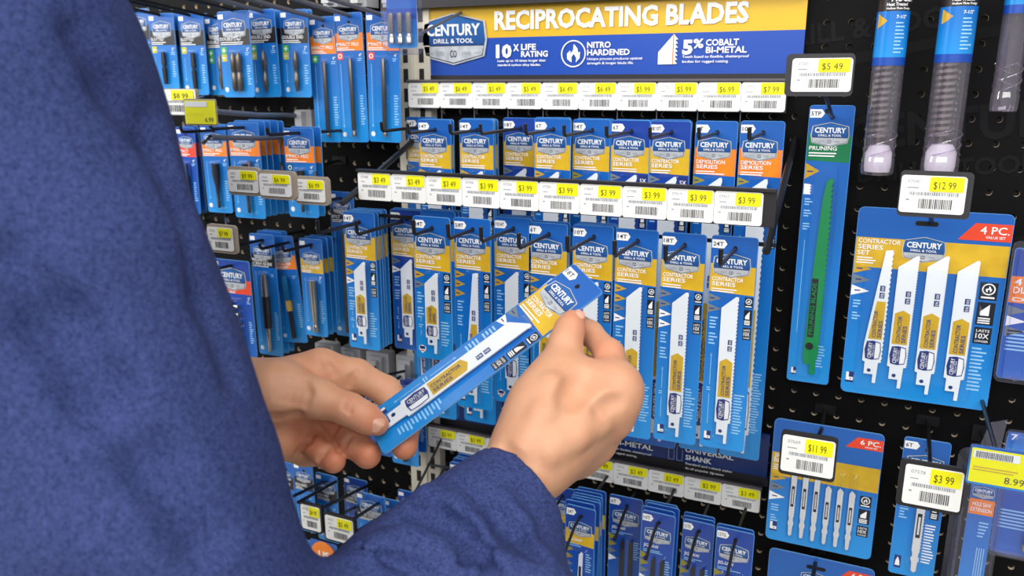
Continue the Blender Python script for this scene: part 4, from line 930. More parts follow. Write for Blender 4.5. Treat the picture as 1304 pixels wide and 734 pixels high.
# clamshell drill pack at right edge
def clamshell(w, h, band, title, seed, inner=None, b0=.2, b1=.4):
    rs = random.Random(seed); y = -.0013; parts = [('backing_card', card(w*.94, h*.95, 'card_navy', hole=False), []), band_part(-w*.46, w*.46, h*(1-b1), h*(1-b0), band)]; m = MB()
    for k, s_ in enumerate(title): m.text(s_, -w*.42, h*(1-b0)-.009-k*.0085, .0065 if k < 2 else .004, 'white', y-.0003, w=min(w*.85, .006*len(s_)))
    lines(m, -w*.42, w*.2, h*.35, 6, .004, 'pale_print', y, rs)
    for k, a in enumerate(('arrow_grey', 'white', 'arrow_grey')): m.poly([(-w*.45, h*(1-b1)-.014-k*.011), (-w*.45+.018, h*(1-b1)-.008-k*.011), (-w*.45, h*(1-b1)-.003-k*.011)], y, a)
    parts.append(('print', m.mesh('print'), []))
    b = MB(); b.tube([(0, 0, 0), (0, 0, .012), (0, 0, .014), (0, 0, h*.45)], [.005, .005, .0035, .0035], 'steel_bit', 10); b.tube([(0, 0, -.006), (0, 0, 0)], .0056, 'gold_ink', 10)
    parts.append(('drill_bit', (b.mesh('drill_bit', True), (w*.02, -.008, h*.12)), []))
    m = MB(); a = rrect(-w/2, w/2, -.004, h, .006); c = rrect(-w/2+.005, w/2-.005, .004, h-.008, .004); n = len(a)
    vs = [(p[0], -.001, p[1]) for p in a]+[(p[0], -.003, p[1]) for p in a]+[(p[0]*.985, -.003, p[1]) for p in c]+[(p[0]*.97, -.015, p[1]) for p in c]
    fs = [tuple(range(3*n, 4*n))]
    for j in range(3): fs += [(j*n+k, j*n+(k+1) % n, (j+1)*n+(k+1) % n, (j+1)*n+k) for k in range(n)]
    m.add(vs, fs, 'case_plastic'); parts.append(('clamshell', m.mesh('clamshell', True), []))
    return parts
Yd = -.055
hd = at(1305, 306, Yd).z-at(1290, 482, Yd).z
q = at(1291, 306, Yd); spawn(clamshell(.075, hd, 'orange', ('4 PC.', 'DIAMOND', 'Drill bits'), 1, b0=.25, b1=.44), 'drill_bit_case', 'clear clamshell drill set with orange band cut off by the right edge', 'bit case', (q.x+.0375, Yd, q.z-hd))
hd2 = at(1285, 545, Yd).z-at(1270, 702, Yd).z
q = at(1281, 545, Yd); spawn(clamshell(.07, hd2, 'card_blue', ('7',), 2, b0=.02, b1=.2), 'drill_bit_case', 'blue carded drill pack at the lower right edge behind the 8.99 tag', 'bit case', (q.x+.035, Yd, q.z-hd2))
# hole saw extension clamshell
Yh = -.075
q0 = at(1240, 603, Yh); hh_ = q0.z-at(1225, 770, Yh).z; q1 = at(1272, 607, Yh)
t = thing('hole_saw_extension_pack', 'tall clear clamshell with orange band reading HOLE SAW EXTENSION', 'extension pack', ((q0.x+q1.x)/2-.004, Yh, q0.z-hh_)); we = (q1.x-q0.x)*1.05
m = MB(); m.prism(rrect(-we/2+.004, we/2+.004, 0, hh_, .002), -.001, 0, 'card_blue', 'card_edge'); m.build('backing_card', t)
m = MB(); x0 = -we/2+.004; m.rect(x0+.0003, x0+we-.0003, hh_-.046, hh_-.028, -.0013, 'orange'); m.text('HOLE SAW', x0+we/2, hh_-.036, .0045, 'white', -.0017, 'C', w=we*.72); m.text('EXTENSION', x0+we/2, hh_-.0425, .0045, 'white', -.0017, 'C', w=we*.8)
m.poly([(x0+.003, hh_-.009), (x0+.014, hh_-.009), (x0+.017, hh_-.0055), (x0+.014, hh_-.002), (x0+.003, hh_-.002)], -.0014, 'white'); m.text('12"', x0+.0045, hh_-.0075, .0038, 'ink_black', -.0017)
rs = random.Random(6); lines(m, x0+we*.5, x0+we*.9, hh_-.056, 5, .004, 'pale_print', -.0014, rs)
for k in range(4): m.rect(x0+we*(.55+.09*k), x0+we*(.59+.09*k), hh_-.14+rs.uniform(0, .01), hh_-.085, -.0014, 'pale_print')
m.build('print', t)
o = link('maker_badge', get_badge(we*.86), t); o.location = (x0+we/2, 0, hh_-.02)
m = MB()
a = rrect(-we/2-.012, we/2+.012, -.004, hh_+.028, .01); c = rrect(-we/2-.006, we/2+.008, .0, hh_+.015, .008); n = len(a)
vs = [(p[0], .002, p[1]) for p in a]+[(p[0], -.001, p[1]) for p in c]+[(p[0]*.94, -.016, p[1]) for p in c]
m.add(vs, [tuple(range(2*n, 3*n))]+[(j*n+k, j*n+(k+1) % n, (j+1)*n+(k+1) % n, (j+1)*n+k) for j in range(2) for k in range(n)], 'case_plastic'); m.build('clamshell', t, True)
m = MB()
for k in range(40): m.tube([(-we/2-.0045+.003*math.cos(j*math.pi/4), -.008+.003*math.sin(j*math.pi/4), k*.003+j*.000375) for j in range(9)], .0005, 'case_plastic', 4)
m.build('ribbed_edge', t)
m = MB(); m.prism([(-.009, hh_+.02), (.012, hh_+.02), (.015, hh_+.066), (.0, hh_+.06)], -.003, -.001, 'case_plastic'); m.build('hang_tab', t)
hook('black hook behind the hole saw extension clamshell', t.location.x+.003, t.location.z+hh_+.02, 0, -.12, .0024, tip=0, slope=.05)

# small clear case with three bits hanging at the left end of the header sign
Yc = -.20
A, B = at(490, 30, Yc), at(536, 30, Yc); zt, zb_ = at(513, -4, Yc).z, at(513, 70, Yc).z; wc, hc = B.x-A.x, zt-zb_
t = thing('driver_bit_case', 'small clear case of steel bits hanging over the left end of the header sign', 'bit case', ((A.x+B.x)/2, Yc, zb_))
m = MB(); m.prism(rrect(-wc*.42, wc*.40, hc*.12, hc, .003), -.001, 0, 'card_blue', 'card_edge'); m.rect(-wc*.42, wc*.4, hc*.62, hc*.8, -.0012, 'card_navy'); m.build('backing_card', t)
for k in range(3):
    m = MB(); xx = (-.24+.24*k)*wc; m.tube([(xx, -.006, hc*.2), (xx, -.006, hc*.32), (xx, -.006, hc*.34), (xx, -.006, hc*.38), (xx, -.006, hc*.4), (xx, -.006, hc*.72)], [.0036, .0036, .0026, .0026, .0034, .0034], 'steel_bright', 6); m.build('driver_bit', t, True)
m = MB(); a = rrect(-wc/2, wc/2, 0, hc+.01, .006); c = rrect(-wc/2+.004, wc/2-.004, .004, hc, .005); n = len(a)
vs = [(p[0], .003, p[1]) for p in a]+[(p[0], -.002, p[1]) for p in a]+[(p[0], -.013, p[1]) for p in c]
m.add(vs, [tuple(range(2*n, 3*n)), tuple(range(n))[::-1]]+[(j*n+k, j*n+(k+1) % n, (j+1)*n+(k+1) % n, (j+1)*n+k) for j in range(2) for k in range(n)], 'case_plastic'); m.build('clamshell', t, True)
q = at(545, 42, -.10); hook('thin grey hook tip in front of the header sign badge', q.x, q.z+.03, -.012, -.12, .002, mt='wire_grey', tip=0, slope=-.3, plate=False)

# ------------------------------------------------------------------ left bay brackets, scan arms, lower left packs
for i, (x0, y0, x1, y1) in enumerate(((401, 437, 424, 452), (434, 442, 458, 462), (466, 447, 494, 478), (504, 452, 530, 483))):
    Y = -.02; A = at(x0, y0, Y); B = at(x1, y0, Y); w = B.x-A.x; h = A.z-at(x0, y1, Y).z+.008
    t = thing('hook_bracket', ('first', 'second', 'third', 'fourth')[i]+' grey hook bracket from the left above the index finger', 'bracket', ((A.x+B.x)/2, Y, A.z-h))
    m = MB(); m.box(-w/2, w/2, 0, .019, 0, h, 'bracket_grey'); m.box(-w*.28, w*.28, -.006, 0, h*.12, h*.9, 'bracket_grey'); m.box(-w*.12, w*.12, -.012, -.006, h*.3, h*.8, 'bracket_grey'); m.build('plate', t)
    m = MB(); m.tube([(w*.1, -.012, h*.6), (w*.05, -.05, h*.75), (0, -.12, h*.5), (0, -.17, h*.4)], .0022, 'wire_black'); m.tube([(-w*.1, -.012, h*.4), (-.002, -.1, h*.1), (-.002, -.15, 0)], .0022, 'wire_black'); m.build('prong', t, True)
for lb, a_, b_, c_ in (('grey scan arm with end bracket above the impact packs', (258, 141, -.322), (379, 147, -.03), (388, 152)), ('grey scan arm crossing in front of the orange impact packs', (268, 175, -.28), (377, 174, -.06), None)):
    A, B = at(*a_), at(*b_); t = thing('scan_arm', lb, 'hook', B); m = MB(); m.tube([A-B+Vector((-.012, 0, -.006)), A-B, (A-B)*.5+Vector((0, 0, -.002)), Vector((0, 0, 0)), Vector((.0, -B.y-.002, .003))], .0032, 'wire_grey'); m.build('rod', t, True)
    if c_: m = MB(); m.box(-.002, .026, -.002, .012, -.024, .008, 'bracket_grey'); m.box(.004, .016, -.012, -.002, -.016, .006, 'bracket_grey'); m.build('bracket', t)
for i, px in enumerate((415, 452, 492)):
    A = at(px, 8, -.04); t = thing('hook_bracket', ('left', 'middle', 'right')[i]+' grey bracket above the long impact packs at the top edge', 'bracket', (A.x, -.03, A.z)); m = MB(); m.box(-.012, .012, 0, .029, 0, .04, 'bracket_grey'); m.box(-.006, .006, -.012, 0, .004, .03, 'bracket_grey'); m.build('plate', t)
low = [ # xl,xr,yt, band, title, Y, label
 (352, 372, 588, 'black_band', 'SQUARE', -.10, 'narrow bit pack under the left hand next to the shirt'),
 (374, 398, 590, 'black_band', 'SQUARE', -.10, 'narrow bit pack under the ring finger with grey band'),
 (401, 428, 604, 'black_band', 'SQUARE', -.08, 'bit pack with white lettering behind the cut off price tag'),
 (437, 466, 609, 'black_band', 'STAR-DRIVE', -.03, 'star drive pack tagged at its top, farther back below the middle fingertip'),
 (453, 489, 629, 'black_band', 'STAR-DRIVE', -.09, 'star drive bit pack with black band in the arm gap'),
 (489, 515, 637, 'card_navy', 'STAR-DRIVE', -.06, 'blue bit pack just left of the sleeve edge in the arm gap'),
 (508, 545, 627, 'card_navy', 'STAR-DRIVE', -.03, 'blue bit pack tucked behind the sleeve beside the cream upright'),
 (497, 531, 500, 'card_navy', 'INSERT', -.05, 'blue bit pack showing below the index fingertip'),
 (503, 541, 482, 'card_navy', 'INSERT', -.03, 'navy bit pack hanging under the grey brackets'),
 (462, 496, 490, 'card_navy', 'INSERT', -.03, 'navy bit pack behind the index finger'),
 (418, 450, 488, 'card_navy', 'INSERT', -.03, 'navy bit pack behind the left thumb'),
 (384, 412, 690, 'orange', 'SET', -.12, 'orange topped bit pack at the bottom of the arm gap')]
for i, (xl, xr, yt, bd, ti, Y, lb) in enumerate(low):
    w = at(xr, yt, Y).x-at(xl, yt, Y).x; h = .115
    place(bit_pack(w, h, bd, ti, None, 'bit', 'card_navy' if i in (3, 6, 8, 9, 10) else 'card_blue', 200+i, None, (.024, .045)), 'driver_bit_pack', lb, 'bit pack', (xl+xr)/2, yt, h, Y, group='bit packs in the lower left bay', ry=random.uniform(-.02, .02))
for i, (x0, y0, x1, y1, yf) in enumerate(((432, 604, 374, 632, -.2), (482, 612, 401, 652, -.2275), (445, 604, 380, 640, -.24), (472, 637, 437, 654, -.15), (502, 628, 440, 668, -.2275), (510, 645, 455, 677, -.22))):
    A = at(x0, y0, -.01); B = at(x1, y1, yf); t = thing('wire_hook', ('long', 'second long', 'thick', 'short', 'slanting', 'lowest')[i]+' black wire prong pointing out of the lower left bay', 'hook', A)
    m = MB(); m.tube([Vector((0, 0, 0)), B-A], .0024, 'wire_black'); m.build('prong', t, True)
A = at(413, 714, -.16); t = thing('round_sticker', 'orange round sticker with white letters at the foot of the arm gap', 'sticker', A)
m = MB(); m.prism([(.022*math.cos(k*math.pi/12), .008+.022*math.sin(k*math.pi/12)) for k in range(24)], -.0015, 0, 'orange'); m.text('US', .001, .004, .011, 'white', -.0018, 'C', bold=.03); m.build('disc', t)
m = MB(); m.prism(rrect(-.024, .024, -.06, .03, .003), .0003, .001, 'card_blue'); m.build('backing_card', t)
# side strut wires by the upright
A = at(563, 560, -.02); t = thing('wire_strut', 'thin black wire bracing in front of the cream upright below the price rail', 'wire', A); m = MB()
for a_, b_ in (((562, 560), (520, 645)), ((570, 590), (540, 640)), ((545, 592), (572, 596))): m.tube([at(*a_, -.03)-A, at(*b_, -.12)-A], .0018, 'wire_black')
m.build('wire', t, True)

# ------------------------------------------------------------------ held pack
Bh, Th = PD(477, 556, .672), PD(750, 354.5, .69)
zax = (Th-Bh).normalized(); hheld = (Th-Bh).length
vw = ((Bh+Th)/2-cC).normalized(); x0 = zax.cross(-vw).normalized()*-1
x0 = (vw.cross(zax)).normalized()
if x0.dot(cR) < 0: x0 = -x0
tc_ = (-vw-zax*(-vw).dot(zax)).normalized()
ANG = math.radians(44); xax = (x0*math.cos(ANG)+tc_*math.sin(ANG)).normalized(); yax = zax.cross(xax)
pk = contractor(WP, hheld, '18T', 'gold', seed=77, teeth=70, arrows=('arrow_grey', 'white'), bw=.4)
held = spawn(pk, 'saw_blade_pack', 'saw blade pack tagged 18T held slanting between both hands', 'blade pack', (0, 0, 0))
M = Matrix((xax, yax, zax)).transposed().to_4x4(); M.translation = Bh; held.matrix_world = M

# ------------------------------------------------------------------ the person: implicit surfaces turned into meshes
def A3(v): return np.array(tuple(v), dtype=np.float32)
class SDF:
    def __init__(s): s.p = []
    def cone(s, a, b, ra, rb, k=.008): s.p.append(('c', A3(a), A3(b), ra, rb, k)); return s
    def chain(s, pts, rs, k=.008):
        for i in range(len(pts)-1): s.cone(pts[i], pts[i+1], rs[i], rs[i+1], k if i == 0 else min(k, .006))
        return s
    def ell(s, c, axes, r, k=.01): s.p.append(('e', A3(c), np.array([A3(a) for a in axes]), np.array(r, dtype=np.float32), 0, k)); return s
    def groove(s, pts, r, k=.004):
        for i in range(len(pts)-1): s.p.append(('g', A3(pts[i]), A3(pts[i+1]), r, r, k))
        return s
    def cut(s, a, b, ra, rb, k=.002): s.p.append(('x', A3(a), A3(b), ra, rb, k)); return s
    def plane(s, p, n): s.p.append(('p', A3(p), A3(n), 0, 0, 0)); return s
    def wave(s, fn): s.p.append(('w', fn, None, 0, 0, 0)); return s
    def __call__(s, P):
        d = np.full(len(P), 1.0, dtype=np.float32)
        for t, a, b, ra, rb, k in s.p:
            if t in 'cgx':
                ab = b-a; L = float(ab@ab)+1e-12; q = np.clip(((P-a)@ab)/L, 0, 1)
                dd = np.sqrt(((P-a-q[:, None]*ab)**2).sum(1))-(ra+(rb-ra)*q)
                if t == 'c':
                    h = np.clip(.5+.5*(d-dd)/k, 0, 1); d = d*(1-h)+dd*h-k*h*(1-h)
                else:
                    h = np.clip(.5-.5*(d+dd)/k, 0, 1); d = d*(1-h)-dd*h+k*h*(1-h)
            elif t == 'e':
                q = (P-a)@b.T/ra; l = np.sqrt((q*q).sum(1)); g = np.sqrt(((q/ra)**2).sum(1))+1e-9; dd = l*(l-1)/g
                h = np.clip(.5+.5*(d-dd)/k, 0, 1); d = d*(1-h)+dd*h-k*h*(1-h)
            elif t == 'p': d = np.maximum(d, (P-a)@b)
            elif t == 'w': d = d+a(P)
        return d
def raymarch(f, px, py, d0=.25, d1=1.0):
    ds = np.arange(d0, d1, .001); P = np.array([tuple(PD(px, py, d)) for d in ds], dtype=np.float32); v = f(P); k = np.argmax(v < 0)
    return PD(px, py, ds[k]) if v[k] < 0 else PD(px, py, .5)
def surface_nets(f, lo, hi, h):
    lo = np.array(lo, dtype=np.float32); n = np.ceil((np.array(hi)-lo)/h).astype(int)+1
    xs = [lo[i]+h*np.arange(n[i], dtype=np.float32) for i in range(3)]
    V = np.full(n, 1., dtype=np.float32); BK = 8; nb = -(-n//BK); R0 = h*BK*.5*1.733*1.25+.004
    cb = np.stack(np.meshgrid(*[np.arange(k) for k in nb], indexing='ij'), -1).reshape(-1, 3); dc = f((lo+h*(cb*BK+BK/2-.5)).astype(np.float32))
    g8 = np.stack(np.meshgrid(*[np.arange(BK)]*3, indexing='ij'), -1).reshape(-1, 3)
    for q, ds in zip(cb[np.abs(dc) >= R0], dc[np.abs(dc) >= R0]):
        if ds < 0: o = q*BK; V[o[0]:o[0]+BK, o[1]:o[1]+BK, o[2]:o[2]+BK] = -1
    near = cb[np.abs(dc) < R0]
    for i in range(0, len(near), 500):
        ii = (near[i:i+500, None, :]*BK+g8[None]).reshape(-1, 3); v = f((lo+h*ii).astype(np.float32)); ok = (ii < n).all(1); ii = ii[ok]; V[ii[:, 0], ii[:, 1], ii[:, 2]] = v[ok]
    S = V < 0; c = np.zeros(n-1, dtype=np.int8)
    for dx in (0, 1):
        for dy in (0, 1):
            for dz in (0, 1): c += S[dx:n[0]-1+dx, dy:n[1]-1+dy, dz:n[2]-1+dz]
    cells = np.argwhere((c > 0) & (c < 8)); idx = -np.ones(n-1, dtype=np.int64); idx[tuple(cells.T)] = np.arange(len(cells))
    acc = np.zeros((len(cells), 3)); cnt = np.zeros(len(cells))
    cor = [(x, y, z) for x in (0, 1) for y in (0, 1) for z in (0, 1)]
    for i in range(8):
        for j in range(i+1, 8):
            a, b = np.array(cor[i]), np.array(cor[j])
            if abs(a-b).sum() != 1: continue
            va = V[tuple((cells+a).T)]; vb = V[tuple((cells+b).T)]; mk = (va < 0) != (vb < 0)
            t = np.where(mk, va/(va-vb+1e-20), 0)[:, None]; acc += np.where(mk[:, None], a+(b-a)*t, 0); cnt += mk
    verts = lo+h*(cells+acc/np.maximum(cnt, 1)[:, None]); faces = []
    for ax in range(3):
        o1, o2 = (ax+1) % 3, (ax+2) % 3; sa = [slice(None)]*3; sb = [slice(None)]*3; sa[ax] = slice(0, -1); sb[ax] = slice(1, None)
        A, B = S[tuple(sa)], S[tuple(sb)]; e = np.argwhere(A != B); e = e[(e[:, o1] > 0) & (e[:, o2] > 0) & (e[:, o1] < n[o1]-1) & (e[:, o2] < n[o2]-1)]
        if not len(e): continue
        fl = A[tuple(e.T)]; u = np.zeros(3, int); u[o1] = 1; w = np.zeros(3, int); w[o2] = 1
        q = np.stack([idx[tuple((e-u-w).T)], idx[tuple((e-w).T)], idx[tuple(e.T)], idx[tuple((e-u).T)]], 1)
        q[~fl] = q[~fl][:, ::-1]; faces.append(q)
    faces = np.concatenate(faces); return verts, faces[(faces >= 0).all(1)]
def np_mesh(name, verts, faces, mt, attr=None):
    me = bpy.data.meshes.new(name); me.vertices.add(len(verts)); me.vertices.foreach_set('co', np.asarray(verts, dtype=np.float32).ravel())
    k = faces.shape[1]; me.loops.add(faces.size); me.loops.foreach_set('vertex_index', faces.ravel().astype(np.int32))
    me.polygons.add(len(faces)); me.polygons.foreach_set('loop_start', np.arange(0, faces.size, k, dtype=np.int32)); me.polygons.foreach_set('loop_total', np.full(len(faces), k, dtype=np.int32))
    me.polygons.foreach_set('use_smooth', np.ones(len(faces), dtype=bool)); me.update(calc_edges=True); me.validate()
    if attr is not None:
        a = me.attributes.new('flush', 'FLOAT', 'POINT'); a.data.foreach_set('value', attr.astype(np.float32))
    me.materials.append(MATS[mt]); return me
# skin and shirt materials
def skin_mat():
    m = bpy.data.materials.new('skin'); m.use_nodes = True; nt = m.node_tree; N, L = nt.nodes, nt.links; b = N['Principled BSDF']
    at_ = N.new('ShaderNodeAttribute'); at_.attribute_name = 'flush'
    tc = N.new('ShaderNodeTexCoord'); n1 = N.new('ShaderNodeTexNoise'); n1.inputs['Scale'].default_value = 70; n1.inputs['Detail'].default_value = 5; L.new(tc.outputs['Object'], n1.inputs['Vector'])
    mx = N.new('ShaderNodeMix'); mx.data_type = 'RGBA'; mx.inputs[6].default_value = (*lin((212, 160, 127)), 1); mx.inputs[7].default_value = (*lin((200, 108, 78)), 1)
    ad = N.new('ShaderNodeMath'); ad.operation = 'MULTIPLY_ADD'; ad.inputs[1].default_value = .5; L.new(n1.outputs[0], ad.inputs[0]); sb = N.new('ShaderNodeMath'); sb.operation = 'SUBTRACT'; sb.inputs[1].default_value = .2; L.new(at_.outputs['Fac'], ad.inputs[2]); L.new(ad.outputs[0], sb.inputs[0]); sb.use_clamp = True
    L.new(sb.outputs[0], mx.inputs[0]); L.new(mx.outputs[2], b.inputs['Base Color'])
    b.inputs['Roughness'].default_value = .48; b.inputs['Subsurface Weight'].default_value = .12; b.inputs['Subsurface Radius'].default_value = (.006, .002, .001); b.inputs['Specular IOR Level'].default_value = .35
    v = N.new('ShaderNodeTexVoronoi'); v.inputs['Scale'].default_value = 700; v.feature = 'DISTANCE_TO_EDGE'; L.new(tc.outputs['Object'], v.inputs['Vector'])
    n2 = N.new('ShaderNodeTexNoise'); n2.inputs['Scale'].default_value = 160; n2.inputs['Detail'].default_value = 4; L.new(tc.outputs['Object'], n2.inputs['Vector'])
    s2 = N.new('ShaderNodeMath'); s2.operation = 'MULTIPLY_ADD'; s2.inputs[1].default_value = .4; L.new(v.outputs[0], s2.inputs[0]); L.new(n2.outputs[0], s2.inputs[2])
    bp = N.new('ShaderNodeBump'); bp.inputs['Strength'].default_value = .22; bp.inputs['Distance'].default_value = .0015; L.new(s2.outputs[0], bp.inputs['Height']); L.new(bp.outputs[0], b.inputs['Normal'])
    MATS['skin'] = m
skin_mat()
def shirt_mat():
    m = bpy.data.materials.new('shirt_cloth'); m.use_nodes = True; nt = m.node_tree; N, L = nt.nodes, nt.links; b = N['Principled BSDF']; tc = N.new('ShaderNodeTexCoord')
    a = N.new('ShaderNodeTexNoise'); a.inputs['Scale'].default_value = 320; a.inputs['Detail'].default_value = 6; a.inputs['Roughness'].default_value = .7; L.new(tc.outputs['Object'], a.inputs['Vector'])
    c = N.new('ShaderNodeTexNoise'); c.inputs['Scale'].default_value = 900; c.inputs['Detail'].default_value = 2; L.new(tc.outputs['Object'], c.inputs['Vector'])
    s = N.new('ShaderNodeMath'); s.operation = 'MULTIPLY_ADD'; s.inputs[1].default_value = .5; L.new(c.outputs[0], s.inputs[0]); 
    h = N.new('ShaderNodeMath'); h.operation = 'MULTIPLY'; h.inputs[1].default_value = .5; L.new(a.outputs[0], h.inputs[0]); L.new(h.outputs[0], s.inputs[2])
    r = N.new('ShaderNodeValToRGB'); r.color_ramp.elements[0].position = .36; r.color_ramp.elements[0].color = (*lin((33, 42, 84)), 1); r.color_ramp.elements[1].position = .66; r.color_ramp.elements[1].color = (*lin((70, 83, 136)), 1)
    L.new(s.outputs[0], r.inputs[0]); L.new(r.outputs[0], b.inputs['Base Color']); b.inputs['Roughness'].default_value = .85; b.inputs['Specular IOR Level'].default_value = .15; b.inputs['Sheen Weight'].default_value = 0
    bp = N.new('ShaderNodeBump'); bp.inputs['Strength'].default_value = .25; bp.inputs['Distance'].default_value = .001; L.new(c.outputs[0], bp.inputs['Height']); L.new(bp.outputs[0], b.inputs['Normal'])
    MATS['shirt_cloth'] = m
shirt_mat()

# --- right hand (back of the hand to the camera, thumb on the pack face, index behind it)
RW = PD(660, 606, .600); RE = PD(315, 950, .44)
rdir = (RE-RW).normalized()
R = SDF()
R.chain([RW+rdir*.17, RW+rdir*.06, RW, PD(690, 560, .612)], [.040, .032, .0285, .029], .02)
iM, mM, rM, pM = PD(785, 494, .632), PD(778, 532, .638), PD(758, 562, .65), PD(733, 585, .655)
pc = PD(705, 545, .615)
R.cone(PD(692, 562, .612), iM, .026, .0145, .02); R.cone(PD(690, 570, .615), mM, .026, .0145, .02)
R.cone(PD(685, 580, .622), rM, .024, .0145, .02); R.cone(PD(682, 588, .63), pM, .02, .014, .02)
tM = PD(713, 478, .640)
R.cone(PD(682, 560, .612), PD(692, 512, .622), .022, .0205, .02); R.cone(PD(692, 512, .622), tM, .0205, .0165, .02)
R.cone(tM, iM, .012, .012, .03)
R.cone(PD(740, 520, .625), PD(770, 510, .63), .018, .017, .02)
thumbR = [tM, PD(720, 438, .650), PD(726, 418, .6565), PD(730, 409, .6595)]
R.chain(thumbR, [.0158, .0128, .0112, .0088], .008)
R.chain([iM, PD(776, 451, .655), PD(752, 425, .683), PD(738, 413, .694)], [.0135, .0112, .0098, .0085], .008)
R.chain([mM, PD(782, 490, .676), PD(757, 470, .695), PD(742, 462, .69)], [.0135, .011, .0095, .008], .008)
R.chain([rM, PD(766, 520, .69), PD(742, 500, .70), PD(728, 495, .692)], [.013, .0105, .009, .008], .008)
R.chain([pM, PD(744, 545, .69), PD(722, 528, .695), PD(712, 525, .69)], [.0125, .0095, .0085, .0075], .008)
R.cone(iM, mM, .0125, .0125, .012); R.cone(PD(788, 508, .648), PD(778, 500, .668), .0115, .011, .014)
R.cone(PD(735, 545, .66), PD(720, 510, .66), .022, .018, .025)      # palm body
def dent(f, pts, r, depth, k=.006):
    b_ = SDF(); b_.p = list(f.p); q = []
    for x, y_ in pts: p = raymarch(b_, x, y_); q.append(p-(p-cC).normalized()*(r-depth))
    f.groove(q, r, k)
def vein(f, pts, r, hgt, k=.01):
    b_ = SDF(); b_.p = list(f.p); q = []
    for x, y_ in pts: p = raymarch(b_, x, y_); q.append(p+(p-cC).normalized()*(r-hgt))
    for i in range(len(q)-1): f.cone(q[i], q[i+1], r, r, k)
R.cone(iM-cF*.004, iM-cF*.004+cU*.002, .0125, .0122, .008); R.cone(mM-cF*.003, mM-cF*.003+cU*.001, .0125, .0122, .008)
vein(R, [(700, 566), (735, 535), (770, 508)], .006, .0008); vein(R, [(700, 578), (735, 556), (765, 540)], .006, .0007); vein(R, [(668, 570), (690, 530), (704, 490)], .006, .0008)
dent(R, [(789, 513), (780, 515), (766, 520)], .005, .0013, .007); dent(R, [(745, 480), (737, 492), (726, 505)], .007, .0012, .01)
dent(R, [(640, 572), (655, 586), (672, 598)], .005, .0005, .006)
# --- left hand (palm side to the camera, thumb on the pack, fingers behind)
LW = PD(282, 517, .70)
Lh = SDF()
Lel = PD(60, 600, .86)
Lh.chain([LW+(Lel-LW)*.5, LW+(Lel-LW)*.15, LW], [.04, .034, .031], .02)
li, lm_, lr, lp = PD(408, 468, .704), PD(398, 500, .703), PD(378, 535, .70), PD(362, 562, .702)
Lh.cone(LW, li, .031, .0148, .02); Lh.cone(LW, lm_, .031, .016, .02); Lh.cone(LW, lr, .030, .0165, .02); Lh.cone(PD(290, 545, .70), lp, .028, .015, .02)
Lh.cone(PD(296, 550, .69), PD(352, 556, .688), .024, .017, .02)          # hypothenar
Lh.cone(PD(305, 500, .688), PD(352, 499, .674), .027, .0235, .016); Lh.cone(PD(352, 499, .674), PD(402, 507, .668), .0235, .0158, .012)
Lh.chain([PD(402, 507, .668), PD(446, 522, .663), PD(466, 533, .6625), PD(481, 541, .6635)], [.0155, .0126, .0118, .0092], .008)
Lh.chain([li, PD(454, 478, .712), PD(492, 498, .716), PD(519, 536, .699), PD(515, 569, .672)], [.015, .0135, .0122, .0118, .0108], .009)
Lh.chain([lm_, PD(430, 540, .702), PD(452, 565, .686), PD(468, 580, .674)], [.015, .0132, .0125, .0113], .0035)
Lh.chain([lr, PD(396, 562, .694), PD(414, 579, .684), PD(425, 588, .676)], [.0145, .0122, .0112, .0098], .003)
Lh.chain([lp, PD(372, 572, .72), PD(388, 580, .722), PD(400, 583, .716)], [.013, .010, .009, .008], .006)
Lh.cone(PD(385, 480, .705), PD(425, 500, .71), .014, .012, .012)
# creases: thenar line, finger roots, joint wrinkles
dent(Lh, [(403, 546), (392, 562), (378, 580)], .0025, .0012, .004)
dent(Lh, [(330, 531), (352, 533), (380, 529)], .003, .0012, .005)
for x_, y_ in ((441, 509), (445.5, 511), (450, 514)): dent(Lh, [(x_, y_), (x_-3, y_+6), (x_-5, y_+12)], .0014, .0006, .002)
dent(Lh, [(417, 571), (411, 579), (405, 586)], .002, .0009, .003); dent(Lh, [(446, 556), (439, 566), (432, 575)], .002, .0009, .003); dent(Lh, [(432, 541), (424, 551), (417, 560)], .002, .0009, .003)
for k_ in range(5): dent(Lh, [(352+k_*9, 478+k_*2), (357+k_*9, 492+k_*2), (352+k_*9, 508+k_*2)], .003, .0003, .004)
dent(Lh, [(412, 456), (420, 466), (426, 476)], .003, .0007, .004); dent(Lh, [(455, 474), (448, 484), (446, 492)], .003, .0006, .004)
def flush_attr(V, pts, r):
    a = np.zeros(len(V))
    for p, s_ in pts: d = np.sqrt(((V-A3(p))**2).sum(1)); a = np.maximum(a, s_*np.exp(-(d/r)**2))
    return a
def bounds(f, pad=.016):
    lo = np.full(3, 9.); hi = np.full(3, -9.)
    for t, a, b, ra, rb, k in f.p:
        if t == 'c':
            for q, r in ((a, ra), (b, rb)): lo = np.minimum(lo, q-r-pad); hi = np.maximum(hi, q+r+pad)
        elif t == 'e': lo = np.minimum(lo, a-ra.max()-pad); hi = np.maximum(hi, a+ra.max()+pad)
    return lo, hi
HANDRES = .0013
vR, fR = surface_nets(R, *bounds(R), HANDRES); vL, fL = surface_nets(Lh, *bounds(Lh), HANDRES)
aR = flush_attr(vR, [(thumbR[3], .5), (iM, .35), (mM, .35), (rM, .3), (PD(776, 451, .645), .3)], .018)
aL = flush_attr(vL, [(PD(481, 541, .655), .5), (PD(446, 522, .655), .3), (PD(515, 569, .665), .6), (PD(468, 580, .665), .6), (PD(425, 588, .668), .6), (PD(395, 570, .68), .6), (PD(430, 545, .69), .5), (PD(350, 565, .67), .3), (PD(380, 545, .67), .45), (PD(408, 468, .69), .2)], .022)
